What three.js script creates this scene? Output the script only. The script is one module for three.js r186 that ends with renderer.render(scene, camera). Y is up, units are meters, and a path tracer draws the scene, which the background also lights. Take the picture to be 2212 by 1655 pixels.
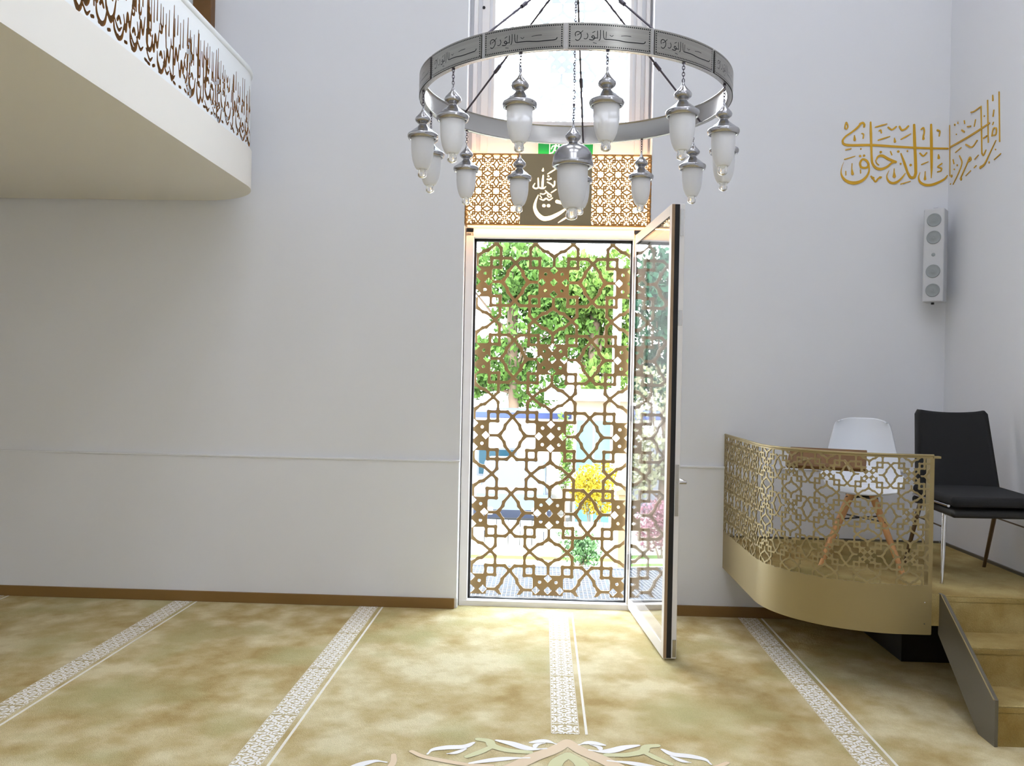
import * as THREE from 'three';
import { RoundedBoxGeometry } from 'three/addons/geometries/RoundedBoxGeometry.js';
import { mergeGeometries } from 'three/addons/utils/BufferGeometryUtils.js';
import { RectAreaLightUniformsLib } from 'three/addons/lights/RectAreaLightUniformsLib.js';

// ------------------------------------------------------------------ camera, sky, sun, exposure
const scene = new THREE.Scene();
const camera = new THREE.PerspectiveCamera(48.2, 2212 / 1655, 0.05, 400);
camera.rotation.order = 'YXZ';
camera.position.set(0, 1.45, 5.44);
camera.rotation.set(-0.0015, 0.0379, 0.02);
const renderer = new THREE.WebGLRenderer({ antialias: true });
renderer.toneMapping = THREE.LinearToneMapping;
renderer.toneMappingExposure = 1.0;
renderer.shadowMap.enabled = true;
renderer.outputColorSpace = THREE.SRGBColorSpace;
RectAreaLightUniformsLib.init();

const hash = (x, y, s) => { let h = (x * 374761393 + y * 668265263 + s * 2147483647) | 0; h = Math.imul(h ^ (h >>> 13), 1274126177); return ((h ^ (h >>> 16)) >>> 0) / 4294967296; };
function vnoise(x, y, per, s) {
  const xi = Math.floor(x), yi = Math.floor(y), f = x - xi, g = y - yi, a = f * f * (3 - 2 * f), b = g * g * (3 - 2 * g), m = (i) => ((i % per) + per) % per;
  const h = (i, j) => hash(m(xi + i), m(yi + j), s);
  return (h(0, 0) * (1 - a) + h(1, 0) * a) * (1 - b) + (h(0, 1) * (1 - a) + h(1, 1) * a) * b;
}
function fbm(x, y, per, s, oct = 4) { let v = 0, a = 0.5, n = 0; for (let i = 0; i < oct; i++) { v += a * vnoise(x, y, per, s + i); n += a; a *= 0.5; x *= 2; y *= 2; per *= 2; } return v / n; }
const mix = (a, b, t) => a.map((x, i) => x + (b[i] - x) * t), clamp01 = (x) => Math.min(1, Math.max(0, x));
const SKY_LEVEL = 18;
const SUN_DIR = new THREE.Vector3(-0.6, 0.74, 0.3).normalize();
// hazy bright sky: white towards the horizon, light blue overhead, soft thin clouds all round
{
  const w = 512, h = 256, d = new Uint8Array(w * h * 4), per = 16;
  for (let j = 0; j < h; j++) for (let i = 0; i < w; i++) {
    const up = Math.max(0, Math.sin(((j + 0.5) / h - 0.5) * Math.PI)), cl = fbm(i / w * per, j / h * per * 0.9, per, 77, 4);
    const b = clamp01(up * 1.3) * clamp01(1 - (cl - 0.42) * 3.2);
    const c = mix([0.98, 0.985, 1.0], [0.62, 0.80, 0.98], clamp01(b)), k = (j * w + i) * 4;
    for (let q = 0; q < 3; q++) d[k + q] = c[q] * 255; d[k + 3] = 255;
  }
  const t = new THREE.DataTexture(d, w, h); t.mapping = THREE.EquirectangularReflectionMapping; t.magFilter = THREE.LinearFilter; t.needsUpdate = true;
  scene.background = t; scene.backgroundIntensity = SKY_LEVEL;
}

const sun = new THREE.DirectionalLight(0xfff3e0, 5.0);
sun.name = 'sun';
sun.position.copy(SUN_DIR).multiplyScalar(40);
sun.castShadow = true;
Object.assign(sun.shadow.camera, { left: -25, right: 25, top: 25, bottom: -25, near: 1, far: 90 });
scene.add(sun, sun.target);

const CEIL = 6.2;
const CEILING_FILL = { radiance: 3.45, color: new THREE.Color(0.99, 1.02, 1.15) };  // level and tint of the added overhead fill light
const FILL_SPOTS = [];
for (const x of [-0.6, 1.3]) for (const z of [1.9, 4.6, 7.2]) FILL_SPOTS.push([x, z]);
const WARM = new THREE.Color(1, 0.5, 0.2);

// ------------------------------------------------------------------ helpers
const V3 = THREE.Vector3;
let seed = 20240;
const rnd = () => { seed = (seed * 1664525 + 1013904223) >>> 0; return seed / 4294967296; };
const rr = (a, b) => a + (b - a) * rnd();
const used = {};
function numbered(n) { const k = used[n] = (used[n] ?? -1) + 1; return k ? n + '_' + String(k).padStart(3, '0') : n; }
const partUsed = new WeakMap();
function partName(parent, n) {
  const m = partUsed.get(parent) ?? {}; partUsed.set(parent, m);
  const k = m[n] = (m[n] ?? -1) + 1; return k ? n + '_' + String(k).padStart(3, '0') : n;
}
function tag(o, label, category, group, kind) {
  if (label) o.userData.label = label;
  if (category) o.userData.category = category;
  if (group) o.userData.group = group;
  if (kind) o.userData.kind = kind;
  return o;
}
function thing(name, label, category, pos = [0, 0, 0], turn = 0, group, kind) {
  const o = new THREE.Group(); o.name = numbered(name); o.position.set(...pos); o.rotation.y = turn; scene.add(o);
  return tag(o, label, category, group, kind);
}
function msh(name, geo, mat, parent) {
  const g = Array.isArray(geo) ? merged(geo) : geo;
  const o = new THREE.Mesh(g, mat);
  o.castShadow = o.receiveShadow = true;
  if (parent) { o.name = partName(parent, name); parent.add(o); } else { o.name = numbered(name); scene.add(o); }
  return o;
}
function merged(list) {
  return mergeGeometries(list.map((g) => {
    const h = g.index ? g.toNonIndexed() : g;
    for (const k of Object.keys(h.attributes)) if (!['position', 'normal', 'uv'].includes(k)) h.deleteAttribute(k);
    if (!h.attributes.uv) h.setAttribute('uv', new THREE.BufferAttribute(new Float32Array(h.attributes.position.count * 2), 2));
    h.clearGroups();
    return h;
  }));
}
const struct = (name, geo, mat, label, parent) => tag(msh(name, geo, mat, parent), label, null, null, parent ? null : 'structure');
// box from min / max corners with metre uvs
function bx(x0, x1, y0, y1, z0, z1, r = 0) {
  const w = x1 - x0, h = y1 - y0, d = z1 - z0;
  const g = r ? new RoundedBoxGeometry(w, h, d, 2, Math.min(r, w / 2.01, h / 2.01, d / 2.01)) : new THREE.BoxGeometry(w, h, d);
  g.translate((x0 + x1) / 2, (y0 + y1) / 2, (z0 + z1) / 2);
  return metreUV(g);
}
function metreUV(g) {
  const p = g.attributes.position, n = g.attributes.normal, uv = new Float32Array(p.count * 2);
  for (let i = 0; i < p.count; i++) {
    const a = [Math.abs(n.getX(i)), Math.abs(n.getY(i)), Math.abs(n.getZ(i))];
    if (a[1] >= a[0] && a[1] >= a[2]) { uv[2 * i] = p.getX(i); uv[2 * i + 1] = -p.getZ(i); }
    else if (a[0] >= a[2]) { uv[2 * i] = p.getZ(i); uv[2 * i + 1] = p.getY(i); }
    else { uv[2 * i] = p.getX(i); uv[2 * i + 1] = p.getY(i); }
  }
  g.setAttribute('uv', new THREE.BufferAttribute(uv, 2));
  return g;
}
function rod(a, b, r0, r1 = r0, seg = 10) {
  const A = new V3(...a), B = new V3(...b), L = A.distanceTo(B);
  const g = new THREE.CylinderGeometry(r1, r0, L, seg, 1);
  g.translate(0, L / 2, 0);
  g.applyQuaternion(new THREE.Quaternion().setFromUnitVectors(new V3(0, 1, 0), B.clone().sub(A).normalize()));
  return g.translate(...a);
}
function tube(pts, r, seg = 40, rs = 8, closed = false) {
  return new THREE.TubeGeometry(new THREE.CatmullRomCurve3(pts.map((p) => new V3(...p)), closed), seg, r, rs, closed);
}
const lathe = (pts, seg = 40) => new THREE.LatheGeometry(pts.map(([r, y]) => new THREE.Vector2(r, y)), seg);
function prism(pts, depth, bevel = 0) {
  const s = new THREE.Shape(pts.map((p) => new THREE.Vector2(...p)));
  return new THREE.ExtrudeGeometry(s, { depth, bevelEnabled: !!bevel, bevelSize: bevel, bevelThickness: bevel, bevelSegments: 2, curveSegments: 8 });
}
// a doubly curved sheet with thickness: f(u, v) -> [x, y, z]
function sheet(f, nu, nv, t) {
  const P = [], N = [];
  for (let j = 0; j <= nv; j++) for (let i = 0; i <= nu; i++) {
    const u = i / nu, v = j / nv, e = 1e-3, p = new V3(...f(u, v));
    const du = new V3(...f(Math.min(1, u + e), v)).sub(new V3(...f(Math.max(0, u - e), v)));
    const dv = new V3(...f(u, Math.min(1, v + e))).sub(new V3(...f(u, Math.max(0, v - e))));
    P.push(p); N.push(du.cross(dv).normalize());
  }
  const pos = [], idx = [], n = P.length, at = (i, j, s) => s * n + j * (nu + 1) + i;
  for (let s = 0; s < 2; s++) P.forEach((p, k) => pos.push(...p.clone().addScaledVector(N[k], s ? -t : 0).toArray()));
  for (let j = 0; j < nv; j++) for (let i = 0; i < nu; i++) {
    const a = at(i, j, 0), b = at(i + 1, j, 0), c = at(i + 1, j + 1, 0), d = at(i, j + 1, 0);
    idx.push(a, b, c, a, c, d, a + n, c + n, b + n, a + n, d + n, c + n);
  }
  const rim = [];
  for (let i = 0; i < nu; i++) rim.push([i, 0]);
  for (let j = 0; j < nv; j++) rim.push([nu, j]);
  for (let i = nu; i > 0; i--) rim.push([i, nv]);
  for (let j = nv; j > 0; j--) rim.push([0, j]);
  rim.forEach(([i, j], k) => { const [i2, j2] = rim[(k + 1) % rim.length]; const a = at(i, j, 0), b = at(i2, j2, 0); idx.push(a, a + n, b, b, a + n, b + n); });
  const g = new THREE.BufferGeometry();
  g.setAttribute('position', new THREE.Float32BufferAttribute(pos, 3)); g.setIndex(idx); g.computeVertexNormals();
  return g;
}
// A plate cut out along a field (negative = metal), meshed by marching squares, thickness t, laid on map(u, v) -> {p, n}.
function plate(sdf, u0, u1, v0, v1, res, t, map, maxRun = 400) {
  const nu = Math.ceil((u1 - u0) / res) + 2, nv = Math.ceil((v1 - v0) / res) + 2;
  const us = (u1 - u0) / (nu - 2), vs = (v1 - v0) / (nv - 2), U = (i) => u0 + (i - 1) * us, W = (j) => v0 + (j - 1) * vs;
  const F = new Float32Array((nu + 1) * (nv + 1));
  for (let j = 0; j <= nv; j++) for (let i = 0; i <= nu; i++) {
    const u = U(i), v = W(j), edge = Math.max(u0 - u, u - u1, v0 - v, v - v1);
    F[j * (nu + 1) + i] = edge > 1e-6 ? res * 1e-3 : Math.min(Math.max(sdf(u, v), edge > -1e-6 ? -res : -1e9), 1e3) || -1e-6;
  }
  const fp = [], fn = [], fu = [], sp = [], sn = [], su = [];
  const mu = (u0 + u1) / 2, mv = (v0 + v1) / 2, m0 = map(mu, mv), flip = new V3().subVectors(map(mu + 1e-3, mv).p, m0.p).cross(new V3().subVectors(map(mu, mv + 1e-3).p, m0.p)).dot(m0.n) < 0;
  const cache = new Map();
  const M = (u, v) => { const k = Math.round(u * 1e5) * 4e6 + Math.round(v * 1e5); let m = cache.get(k); if (!m) { if (cache.size > 60000) cache.clear(); cache.set(k, m = map(u, v)); } return m; };
  const tri = (A, B, C) => {
    if (flip) [B, C] = [C, B];
    const a = M(...A), b = M(...B), c = M(...C);
    for (const [q, m] of [[A, a], [B, b], [C, c]]) { fp.push(m.p.x, m.p.y, m.p.z); fn.push(m.n.x, m.n.y, m.n.z); fu.push(q[0], q[1]); }
    for (const [q, m] of [[A, a], [C, c], [B, b]]) { fp.push(m.p.x - m.n.x * t, m.p.y - m.n.y * t, m.p.z - m.n.z * t); fn.push(-m.n.x, -m.n.y, -m.n.z); fu.push(q[0], q[1]); }
  };
  const e1 = new V3(), nn = new V3();
  const wall = (A, B) => {
    if (flip) [A, B] = [B, A];
    const a = M(...A), b = M(...B), a2 = a.p.clone().addScaledVector(a.n, -t), b2 = b.p.clone().addScaledVector(b.n, -t);
    e1.copy(b.p).sub(a.p); nn.copy(e1).cross(a.n).normalize();
    for (const p of [a.p, a2, b.p, b.p, a2, b2]) { sp.push(p.x, p.y, p.z); sn.push(nn.x, nn.y, nn.z); }
    su.push(...A, ...A, ...B, ...B, ...A, ...B);
  };
  for (let j = 0; j < nv; j++) for (let i = 0; i < nu; i++) {
    const k = j * (nu + 1) + i, f = [F[k], F[k + 1], F[k + nu + 2], F[k + nu + 1]];
    const inside = (f[0] < 0) + (f[1] < 0) + (f[2] < 0) + (f[3] < 0);
    if (!inside) continue;
    if (inside === 4) {
      let r = 1;
      while (r < maxRun && i + r < nu && F[k + r + 1] < 0 && F[k + r + nu + 2] < 0) r++;
      const a = [U(i), W(j)], b = [U(i + r), W(j)], c = [U(i + r), W(j + 1)], d = [U(i), W(j + 1)];
      tri(a, b, c); tri(a, c, d);
      i += r - 1; continue;
    }
    const C = [[U(i), W(j)], [U(i + 1), W(j)], [U(i + 1), W(j + 1)], [U(i), W(j + 1)]], poly = [], cut = [];
    for (let c = 0; c < 4; c++) {
      const d = (c + 1) % 4;
      if (f[c] < 0) poly.push(C[c]);
      if ((f[c] < 0) !== (f[d] < 0)) {
        const s = f[c] / (f[c] - f[d]), q = [C[c][0] + (C[d][0] - C[c][0]) * s, C[c][1] + (C[d][1] - C[c][1]) * s];
        poly.push(q); cut.push([poly.length - 1, f[c] < 0]);
      }
    }
    for (let c = 1; c + 1 < poly.length; c++) tri(poly[0], poly[c], poly[c + 1]);
    for (let c = 0; c < cut.length; c++) if (cut[c][1]) { const d = cut[(c + 1) % cut.length]; wall(poly[cut[c][0]], poly[d[0]]); }
  }
  const g = new THREE.BufferGeometry();
  const cat = (a, b) => { const o = new Float32Array(a.length + b.length); o.set(a); o.set(b, a.length); return o; };
  g.setAttribute('position', new THREE.BufferAttribute(cat(fp, sp), 3));
  g.setAttribute('normal', new THREE.BufferAttribute(cat(fn, sn), 3));
  g.setAttribute('uv', new THREE.BufferAttribute(cat(fu, su), 2));
  g.addGroup(0, fp.length / 3, 0); g.addGroup(fp.length / 3, sp.length / 3, 1);
  return g;
}
const flatMap = (o, du, dv, dn) => { const O = new V3(...o), A = new V3(...du), B = new V3(...dv), N = new V3(...dn); return (u, v) => ({ p: O.clone().addScaledVector(A, u).addScaledVector(B, v), n: N }); };
const segDist = (px, py, ax, ay, bx_, by) => {
  const dx = bx_ - ax, dy = by - ay, t = Math.min(1, Math.max(0, ((px - ax) * dx + (py - ay) * dy) / (dx * dx + dy * dy || 1e-12)));
  return Math.hypot(px - ax - dx * t, py - ay - dy * t);
};
const smin = (a, b, k) => { const h = Math.max(k - Math.abs(a - b), 0) / k; return Math.min(a, b) - h * h * k * 0.25; };
// the geometric star lattice that the screens share; u, v in repeats
const LAT = [];
for (const pl of [
  [[0.18, 0], [0.335, 0]], [[0.325, 0], [0.352, 0.028], [0.397, 0.088], [0.406, 0.135], [0.5, 0.247]],
  [[0.5, 0.247], [0.434, 0.308], [0.186, 0.308]], [[0.186, 0.186], [0.31, 0.186]],
]) for (let i = 0; i + 1 < pl.length; i++) { const [a, b] = [pl[i], pl[i + 1]]; LAT.push([...a, ...b], [a[1], a[0], b[1], b[0]]); }
function lattice(u, v, w = 0.0165, solid = true) {
  u = Math.abs(u - Math.round(u)); v = Math.abs(v - Math.round(v));
  let d = 9;
  for (const s of LAT) { const q = segDist(u, v, ...s); if (q < 0.15) d = smin(d, q - w, 0.022); else d = Math.min(d, q - w); }
  d = smin(d, Math.max(u, v) - 0.197, 0.02);
  const dm = solid ? 0.053 : 0.075, dr = solid ? 0.021 : 0.036;
  const hole = Math.min((u + v - dm) * 0.7, (Math.abs(u - 0.155) + v - dm) * 0.7, (u + Math.abs(v - 0.155) - dm) * 0.7, Math.hypot(u - 0.107, v - 0.107) - dr);
  return Math.max(d, -hole);
}
// brush lettering: strokes [w, [x, y], ...] (w = full width, or a list of widths), smoothed, as a field
function brush(strokes) {
  const segs = [];
  for (const [w, ...pts] of strokes) {
    const ws = Array.isArray(w) ? w : null, n = pts.length;
    const c = n > 2 ? new THREE.CatmullRomCurve3(pts.map(([x, y]) => new V3(x, y, 0)), false, 'centripetal') : null;
    const steps = n > 2 ? (n - 1) * 6 : 1, P = [];
    for (let i = 0; i <= steps; i++) {
      const t = i / steps, p = c ? c.getPoint(t) : new V3(pts[0][0] + (pts[n - 1][0] - pts[0][0]) * t, pts[0][1] + (pts[n - 1][1] - pts[0][1]) * t, 0);
      const f = t * ((ws ? ws.length : 1) - 1), k = Math.min(Math.floor(f), (ws ? ws.length : 1) - 2);
      P.push([p.x, p.y, (ws ? ws[k] + (ws[k + 1] - ws[k]) * (f - k) : w) / 2]);
    }
    for (let i = 0; i < steps; i++) segs.push([...P[i], ...P[i + 1]]);
  }
  const cell = 0.03, grid = new Map();
  for (const s of segs) {
    const m = Math.max(s[2], s[5]) + 0.012;
    for (let i = Math.floor((Math.min(s[0], s[3]) - m) / cell); i <= Math.floor((Math.max(s[0], s[3]) + m) / cell); i++)
      for (let j = Math.floor((Math.min(s[1], s[4]) - m) / cell); j <= Math.floor((Math.max(s[1], s[4]) + m) / cell); j++) { const k = i * 9973 + j; (grid.get(k) ?? grid.set(k, []).get(k)).push(s); }
  }
  return (x, y) => {
    let d = 0.01;
    for (const [ax, ay, ar, bx_, by, br] of grid.get(Math.floor(x / cell) * 9973 + Math.floor(y / cell)) ?? []) {
      const dx = bx_ - ax, dy = by - ay, t = Math.min(1, Math.max(0, ((x - ax) * dx + (y - ay) * dy) / (dx * dx + dy * dy || 1e-12)));
      d = Math.min(d, Math.hypot(x - ax - dx * t, y - ay - dy * t) - ar - (br - ar) * t);
    }
    return d;
  };
}

// ------------------------------------------------------------------ textures
function dataTex(n, f, repeat, srgb) {
  const d = new Uint8Array(n * n * 4);
  for (let j = 0; j < n; j++) for (let i = 0; i < n; i++) { const c = f(i / n, j / n); const k = (j * n + i) * 4; d[k] = c[0] * 255; d[k + 1] = c[1] * 255; d[k + 2] = c[2] * 255; d[k + 3] = 255; }
  const t = new THREE.DataTexture(d, n, n); t.magFilter = THREE.LinearFilter; t.wrapS = t.wrapT = THREE.RepeatWrapping; t.repeat.set(repeat, repeat);
  if (srgb) t.colorSpace = THREE.SRGBColorSpace; t.needsUpdate = true; return t;
}
function canvasTex(w, h, draw, srgb = true) {
  const c = document.createElement('canvas'); c.width = w; c.height = h; draw(c.getContext('2d'), w, h);
  const t = new THREE.CanvasTexture(c); if (srgb) t.colorSpace = THREE.SRGBColorSpace; t.wrapS = t.wrapT = THREE.RepeatWrapping; t.anisotropy = 8; return t;
}
const carpetTex = dataTex(1024, (u, v) => {
  const big = fbm(u * 5, v * 5, 5, 3, 3), mid = fbm(u * 22, v * 22, 22, 9, 4), fine = hash(Math.floor(u * 1024), Math.floor(v * 1024), 5);
  const t = clamp01((big - 0.5) * 0.9 + (mid - 0.5) * 1.4 + 0.55);
  return mix(mix([0.67, 0.575, 0.355], [0.86, 0.815, 0.665], t), [0.70, 0.67, 0.47], clamp01((fbm(u * 8 + 3, v * 8, 8, 31, 3) - 0.54) * 2.5)).map((c) => clamp01(c + (fine - 0.5) * 0.06));
}, 1 / 2.6, true);
const carpetBump = dataTex(512, (u, v) => { const h = hash(Math.floor(u * 512), Math.floor(v * 512), 8) * 0.6 + fbm(u * 40, v * 40, 40, 2, 2) * 0.4; return [h, h, h]; }, 1 / 0.8);
const woodTex = dataTex(512, (u, v) => { const g = fbm(u * 60, v * 4, 60, 6, 3) * 0.7 + fbm(u * 8, v * 2, 8, 7, 2) * 0.3; return mix([0.74, 0.52, 0.31], [0.94, 0.74, 0.52], g); }, 1 / 0.5, true);
const brushedBump = dataTex(512, (u, v) => { const h = fbm(u * 6, v * 250, 250, 12, 2); return [h, h, h]; }, 1 / 0.3);
const leafTone = (c, t) => mix(c, [c[0] * 0.62, c[1] * 0.7, c[2] * 0.5], t);

// ------------------------------------------------------------------ materials
const std = (o) => new THREE.MeshStandardMaterial(o), phy = (o) => new THREE.MeshPhysicalMaterial(o);
const M = {
  wall: std({ color: 0xe5e7ec, roughness: 0.92 }),
  paint: std({ color: 0xe6ebee, roughness: 0.6 }),
  soffit: std({ color: 0xe6e4df, roughness: 0.9 }),
  ceiling: std({ color: 0xeeeeec, roughness: 0.95 }),
  carpet: std({ map: carpetTex, roughness: 1, bumpMap: carpetBump, bumpScale: 0.004 }),
  deckCarpet: std({ map: carpetTex, color: 0xd6cba8, roughness: 1, bumpMap: carpetBump, bumpScale: 0.004 }),
  base: std({ color: 0x80602f, roughness: 0.55 }),
  bronze: std({ color: 0x9a7f55, metalness: 0.25, roughness: 0.5 }),
  railBronze: phy({ color: 0x9b8b62, metalness: 0.45, roughness: 0.42, bumpMap: brushedBump, bumpScale: 0.0002 }),
  panelBronze: std({ color: 0x8a7c60, metalness: 0.5, roughness: 0.45 }),
  goldLattice: std({ color: 0xa8783a, metalness: 0.4, roughness: 0.45 }),
  gold: std({ color: 0xd0a01c, metalness: 0.1, roughness: 0.4 }),
  alu: std({ color: 0xc9c9cf, metalness: 0.35, roughness: 0.4 }),
  aluWhite: std({ color: 0xe8e6e6, metalness: 0.05, roughness: 0.45 }),
  rubber: std({ color: 0x141416, roughness: 0.7 }),
  woodDark: std({ color: 0x6d4a1f, roughness: 0.5 }),
  steel: std({ color: 0xb9b7b4, metalness: 1, roughness: 0.27, bumpMap: brushedBump, bumpScale: 0.0001 }),
  nickel: std({ color: 0xb4b4b8, metalness: 1, roughness: 0.2 }),
  wire: std({ color: 0x5a5560, metalness: 0.8, roughness: 0.4 }),
  glass: phy({ color: 0xffffff, transmission: 1, thickness: 0, roughness: 0, ior: 1.5 }),
  shade: phy({ color: 0xf7f9ff, transmission: 0.2, thickness: 0, roughness: 0.6, ior: 1.45 }),
  clearKnob: phy({ color: 0xffffff, transmission: 0.9, thickness: 0.02, roughness: 0.05, ior: 1.5 }),
  blackCloth: std({ color: 0x1b1c1e, roughness: 0.9, bumpMap: carpetBump, bumpScale: 0.0006 }),
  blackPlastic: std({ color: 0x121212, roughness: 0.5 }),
  legMetal: std({ color: 0x7c6a58, metalness: 0.85, roughness: 0.35 }),
  chrome: std({ color: 0xdedee2, metalness: 1, roughness: 0.12 }),
  whiteShell: phy({ color: 0xe6ebf3, roughness: 0.38, clearcoat: 0.25 }),
  beech: std({ color: 0xffffff, map: woodTex, roughness: 0.5 }),
  speakerGrey: std({ color: 0xc6c8cc, roughness: 0.5 }),
  speakerCone: std({ color: 0x969c9e, roughness: 0.75 }),
  stringer: std({ color: 0x6b665a, metalness: 0.45, roughness: 0.5 }),
  glarePale: phy({ color: 0xdde6f2, transmission: 0.035, thickness: 0, roughness: 1 }),  // pale tone and slight transmission stand in for window glare
};

// ------------------------------------------------------------------ room shell
const XR = 2.49, XL = -5.2, ZB = 9.2, NL = -0.53, NR = 0.65, T = 0.4;
struct('floor', bx(XL - 0.3, XR + 0.3, -0.3, 0, -0.14, ZB + 0.3), M.carpet, 'mottled beige prayer hall carpet floor');
struct('ceiling', bx(XL - 0.3, XR + 0.3, CEIL, CEIL + 0.3, -T, ZB + 0.3), M.ceiling, 'white ceiling high above the prayer hall');
struct('wall_back', [
  bx(XL - 0.3, NL, -1.4, CEIL, -T, 0), bx(NR, XR + 0.3, -1.4, CEIL, -T, 0),
  bx(NL, -0.385, 2.44, CEIL, -T, -0.15), bx(0.53, NR, 2.44, CEIL, -T, -0.15), bx(-0.385, 0.53, 2.44, 3.13, -T, -0.15), bx(-0.385, 0.53, 5.6, CEIL, -T, -0.15),
  bx(NL, NR, -1.4, -0.03, -T, -0.14),
], M.wall, 'white plastered wall with the tall entrance niche');
struct('wall_right', [bx(XR, XR + 0.3, -0.3, 1.0, -T, ZB + 0.3), bx(XR, XR + 0.3, 5.3, CEIL, -T, ZB + 0.3), bx(XR, XR + 0.3, 1.0, 5.3, -T, 6.7), bx(XR, XR + 0.3, 1.0, 5.3, 7.5, ZB + 0.3)], M.wall, 'white plastered wall at the pulpit side');
struct('wall_left', bx(XL - 0.3, XL, -0.3, CEIL, -T, ZB + 0.3), M.wall, 'white wall far under the balcony');
struct('wall_rear', bx(XL - 0.3, XR + 0.3, -0.3, CEIL, ZB, ZB + 0.3), M.wall, 'white wall behind the viewer');
for (const z of [6.7]) {  // unseen window, added and sized for the daylight it lets in
  const w = thing('window_2', 'added tall side window with white frame, unseen behind the viewer', null, [0, 0, 0], 0, null, 'structure');
  w.name = 'window_2';
  msh('window_frame', [bx(XR + 0.1, XR + 0.17, 1.0, 1.07, z, z + 0.8), bx(XR + 0.1, XR + 0.17, 5.23, 5.3, z, z + 0.8), bx(XR + 0.1, XR + 0.17, 1, 5.3, z, z + 0.07), bx(XR + 0.1, XR + 0.17, 1, 5.3, z + 0.73, z + 0.8), bx(XR + 0.1, XR + 0.17, 3.1, 3.16, z, z + 0.8)], M.aluWhite, w);
  msh('pane', bx(XR + 0.13, XR + 0.136, 1.05, 3.12, z + 0.05, z + 0.75), M.glass, w);
  msh('pane', bx(XR + 0.13, XR + 0.136, 3.14, 5.25, z + 0.05, z + 0.75), M.glass, w);
}
// wainscot lining with its ledge, and the timber skirtings
struct('trim_1', [bx(XL, NL - 0.002, 0.06, 0.935, 0.0, 0.014, 0.002), bx(XL, NL + 0.004, 0.932, 0.944, 0, 0.022, 0.003)], M.wall, 'smooth white lower wall lining left of the entrance');
struct('trim_2', [bx(NR + 0.002, XR, 0.06, 0.935, 0.0, 0.014, 0.002), bx(NR - 0.004, XR, 0.932, 0.944, 0, 0.022, 0.003)], M.wall, 'smooth white lower wall lining right of the entrance');
struct('baseboard_left', bx(XL, NL - 0.015, 0, 0.066, 0.0, 0.028, 0.003), M.base, 'brown timber skirting left of the entrance');
struct('baseboard_right', bx(NR + 0.01, XR, 0, 0.066, 0.0, 0.028, 0.003), M.base, 'brown timber skirting right of the entrance');

// carpet prayer rows: woven white lace bands set in the carpet
const laceTex = canvasTex(192, 960, (c, w, h) => {       // 0.12 m x 0.60 m
  const white = '#f7f5f1', gap = '#bdae86', X = w / 2;
  c.fillStyle = gap; c.fillRect(0, 0, w, h); c.fillStyle = white;
  for (const x of [2, w - 8]) for (let y = 0; y < h; y += 16) c.fillRect(x, y, 6, 9);
  const blob = (x, y, a, b, r) => { c.beginPath(); c.ellipse(x, y, a, b, r, 0, 7); c.fill(); };
  for (let k = 0; k < 6; k++) {
    const y = (k + 0.5) * 160; c.fillStyle = white;
    blob(X, y, 24, 24, 0); blob(X, y + 80, 17, 30, 0);
    for (const m of [-1, 1]) {
      blob(X + m * 46, y, 24, 17, 0); blob(X + m * 30, y - 40, 25, 15, m * 0.8); blob(X + m * 30, y + 40, 25, 15, -m * 0.8);
      blob(X + m * 72, y - 30, 15, 24, m * 0.4); blob(X + m * 72, y + 30, 15, 24, -m * 0.4); blob(X + m * 46, y + 80, 26, 17, 0); blob(X + m * 78, y + 80, 10, 16, 0);
    }
    c.fillStyle = gap; blob(X, y, 9, 9, 0); blob(X, y + 80, 6, 13, 0);
    for (const m of [-1, 1]) { blob(X + m * 47, y, 9, 6, 0); blob(X + m * 47, y + 80, 10, 6, 0); blob(X + m * 72, y - 30, 5, 9, m * 0.4); blob(X + m * 72, y + 30, 5, 9, -m * 0.4); }
  }
});
laceTex.repeat.set(1 / 0.12, 1 / 0.6);
const laceMat = std({ map: laceTex, roughness: 1, bumpMap: carpetBump, bumpScale: 0.004 });
const lineMat = std({ color: 0xf2efe6, roughness: 1, bumpMap: carpetBump, bumpScale: 0.004 });
for (const [i, x] of [[0, -3.43], [1, -2.195], [2, -0.995], [3, 0.208], [4, 1.392]]) {
  const end = i === 3 ? 1.9 : 8.6;
  const t = thing('carpet_stripe', ['white lace prayer row band at the far left end', 'white lace prayer row band second from the left skirting corner', 'white lace prayer row band just left of the entrance', 'white lace prayer row band running straight into the entrance', 'white lace prayer row band passing under the curved balustrade'][i], 'carpet band', [x, 0, 0], 0, null);
  const g = bx(0, 0.12, -0.004, 0.0015, 0.03, end); const uv = g.attributes.uv;
  msh('lace_band', g, laceMat, t).position.x = -0.153;
  msh('edge_line', bx(-0.011, 0, -0.004, 0.0015, 0.03, end), lineMat, t);
}
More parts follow.
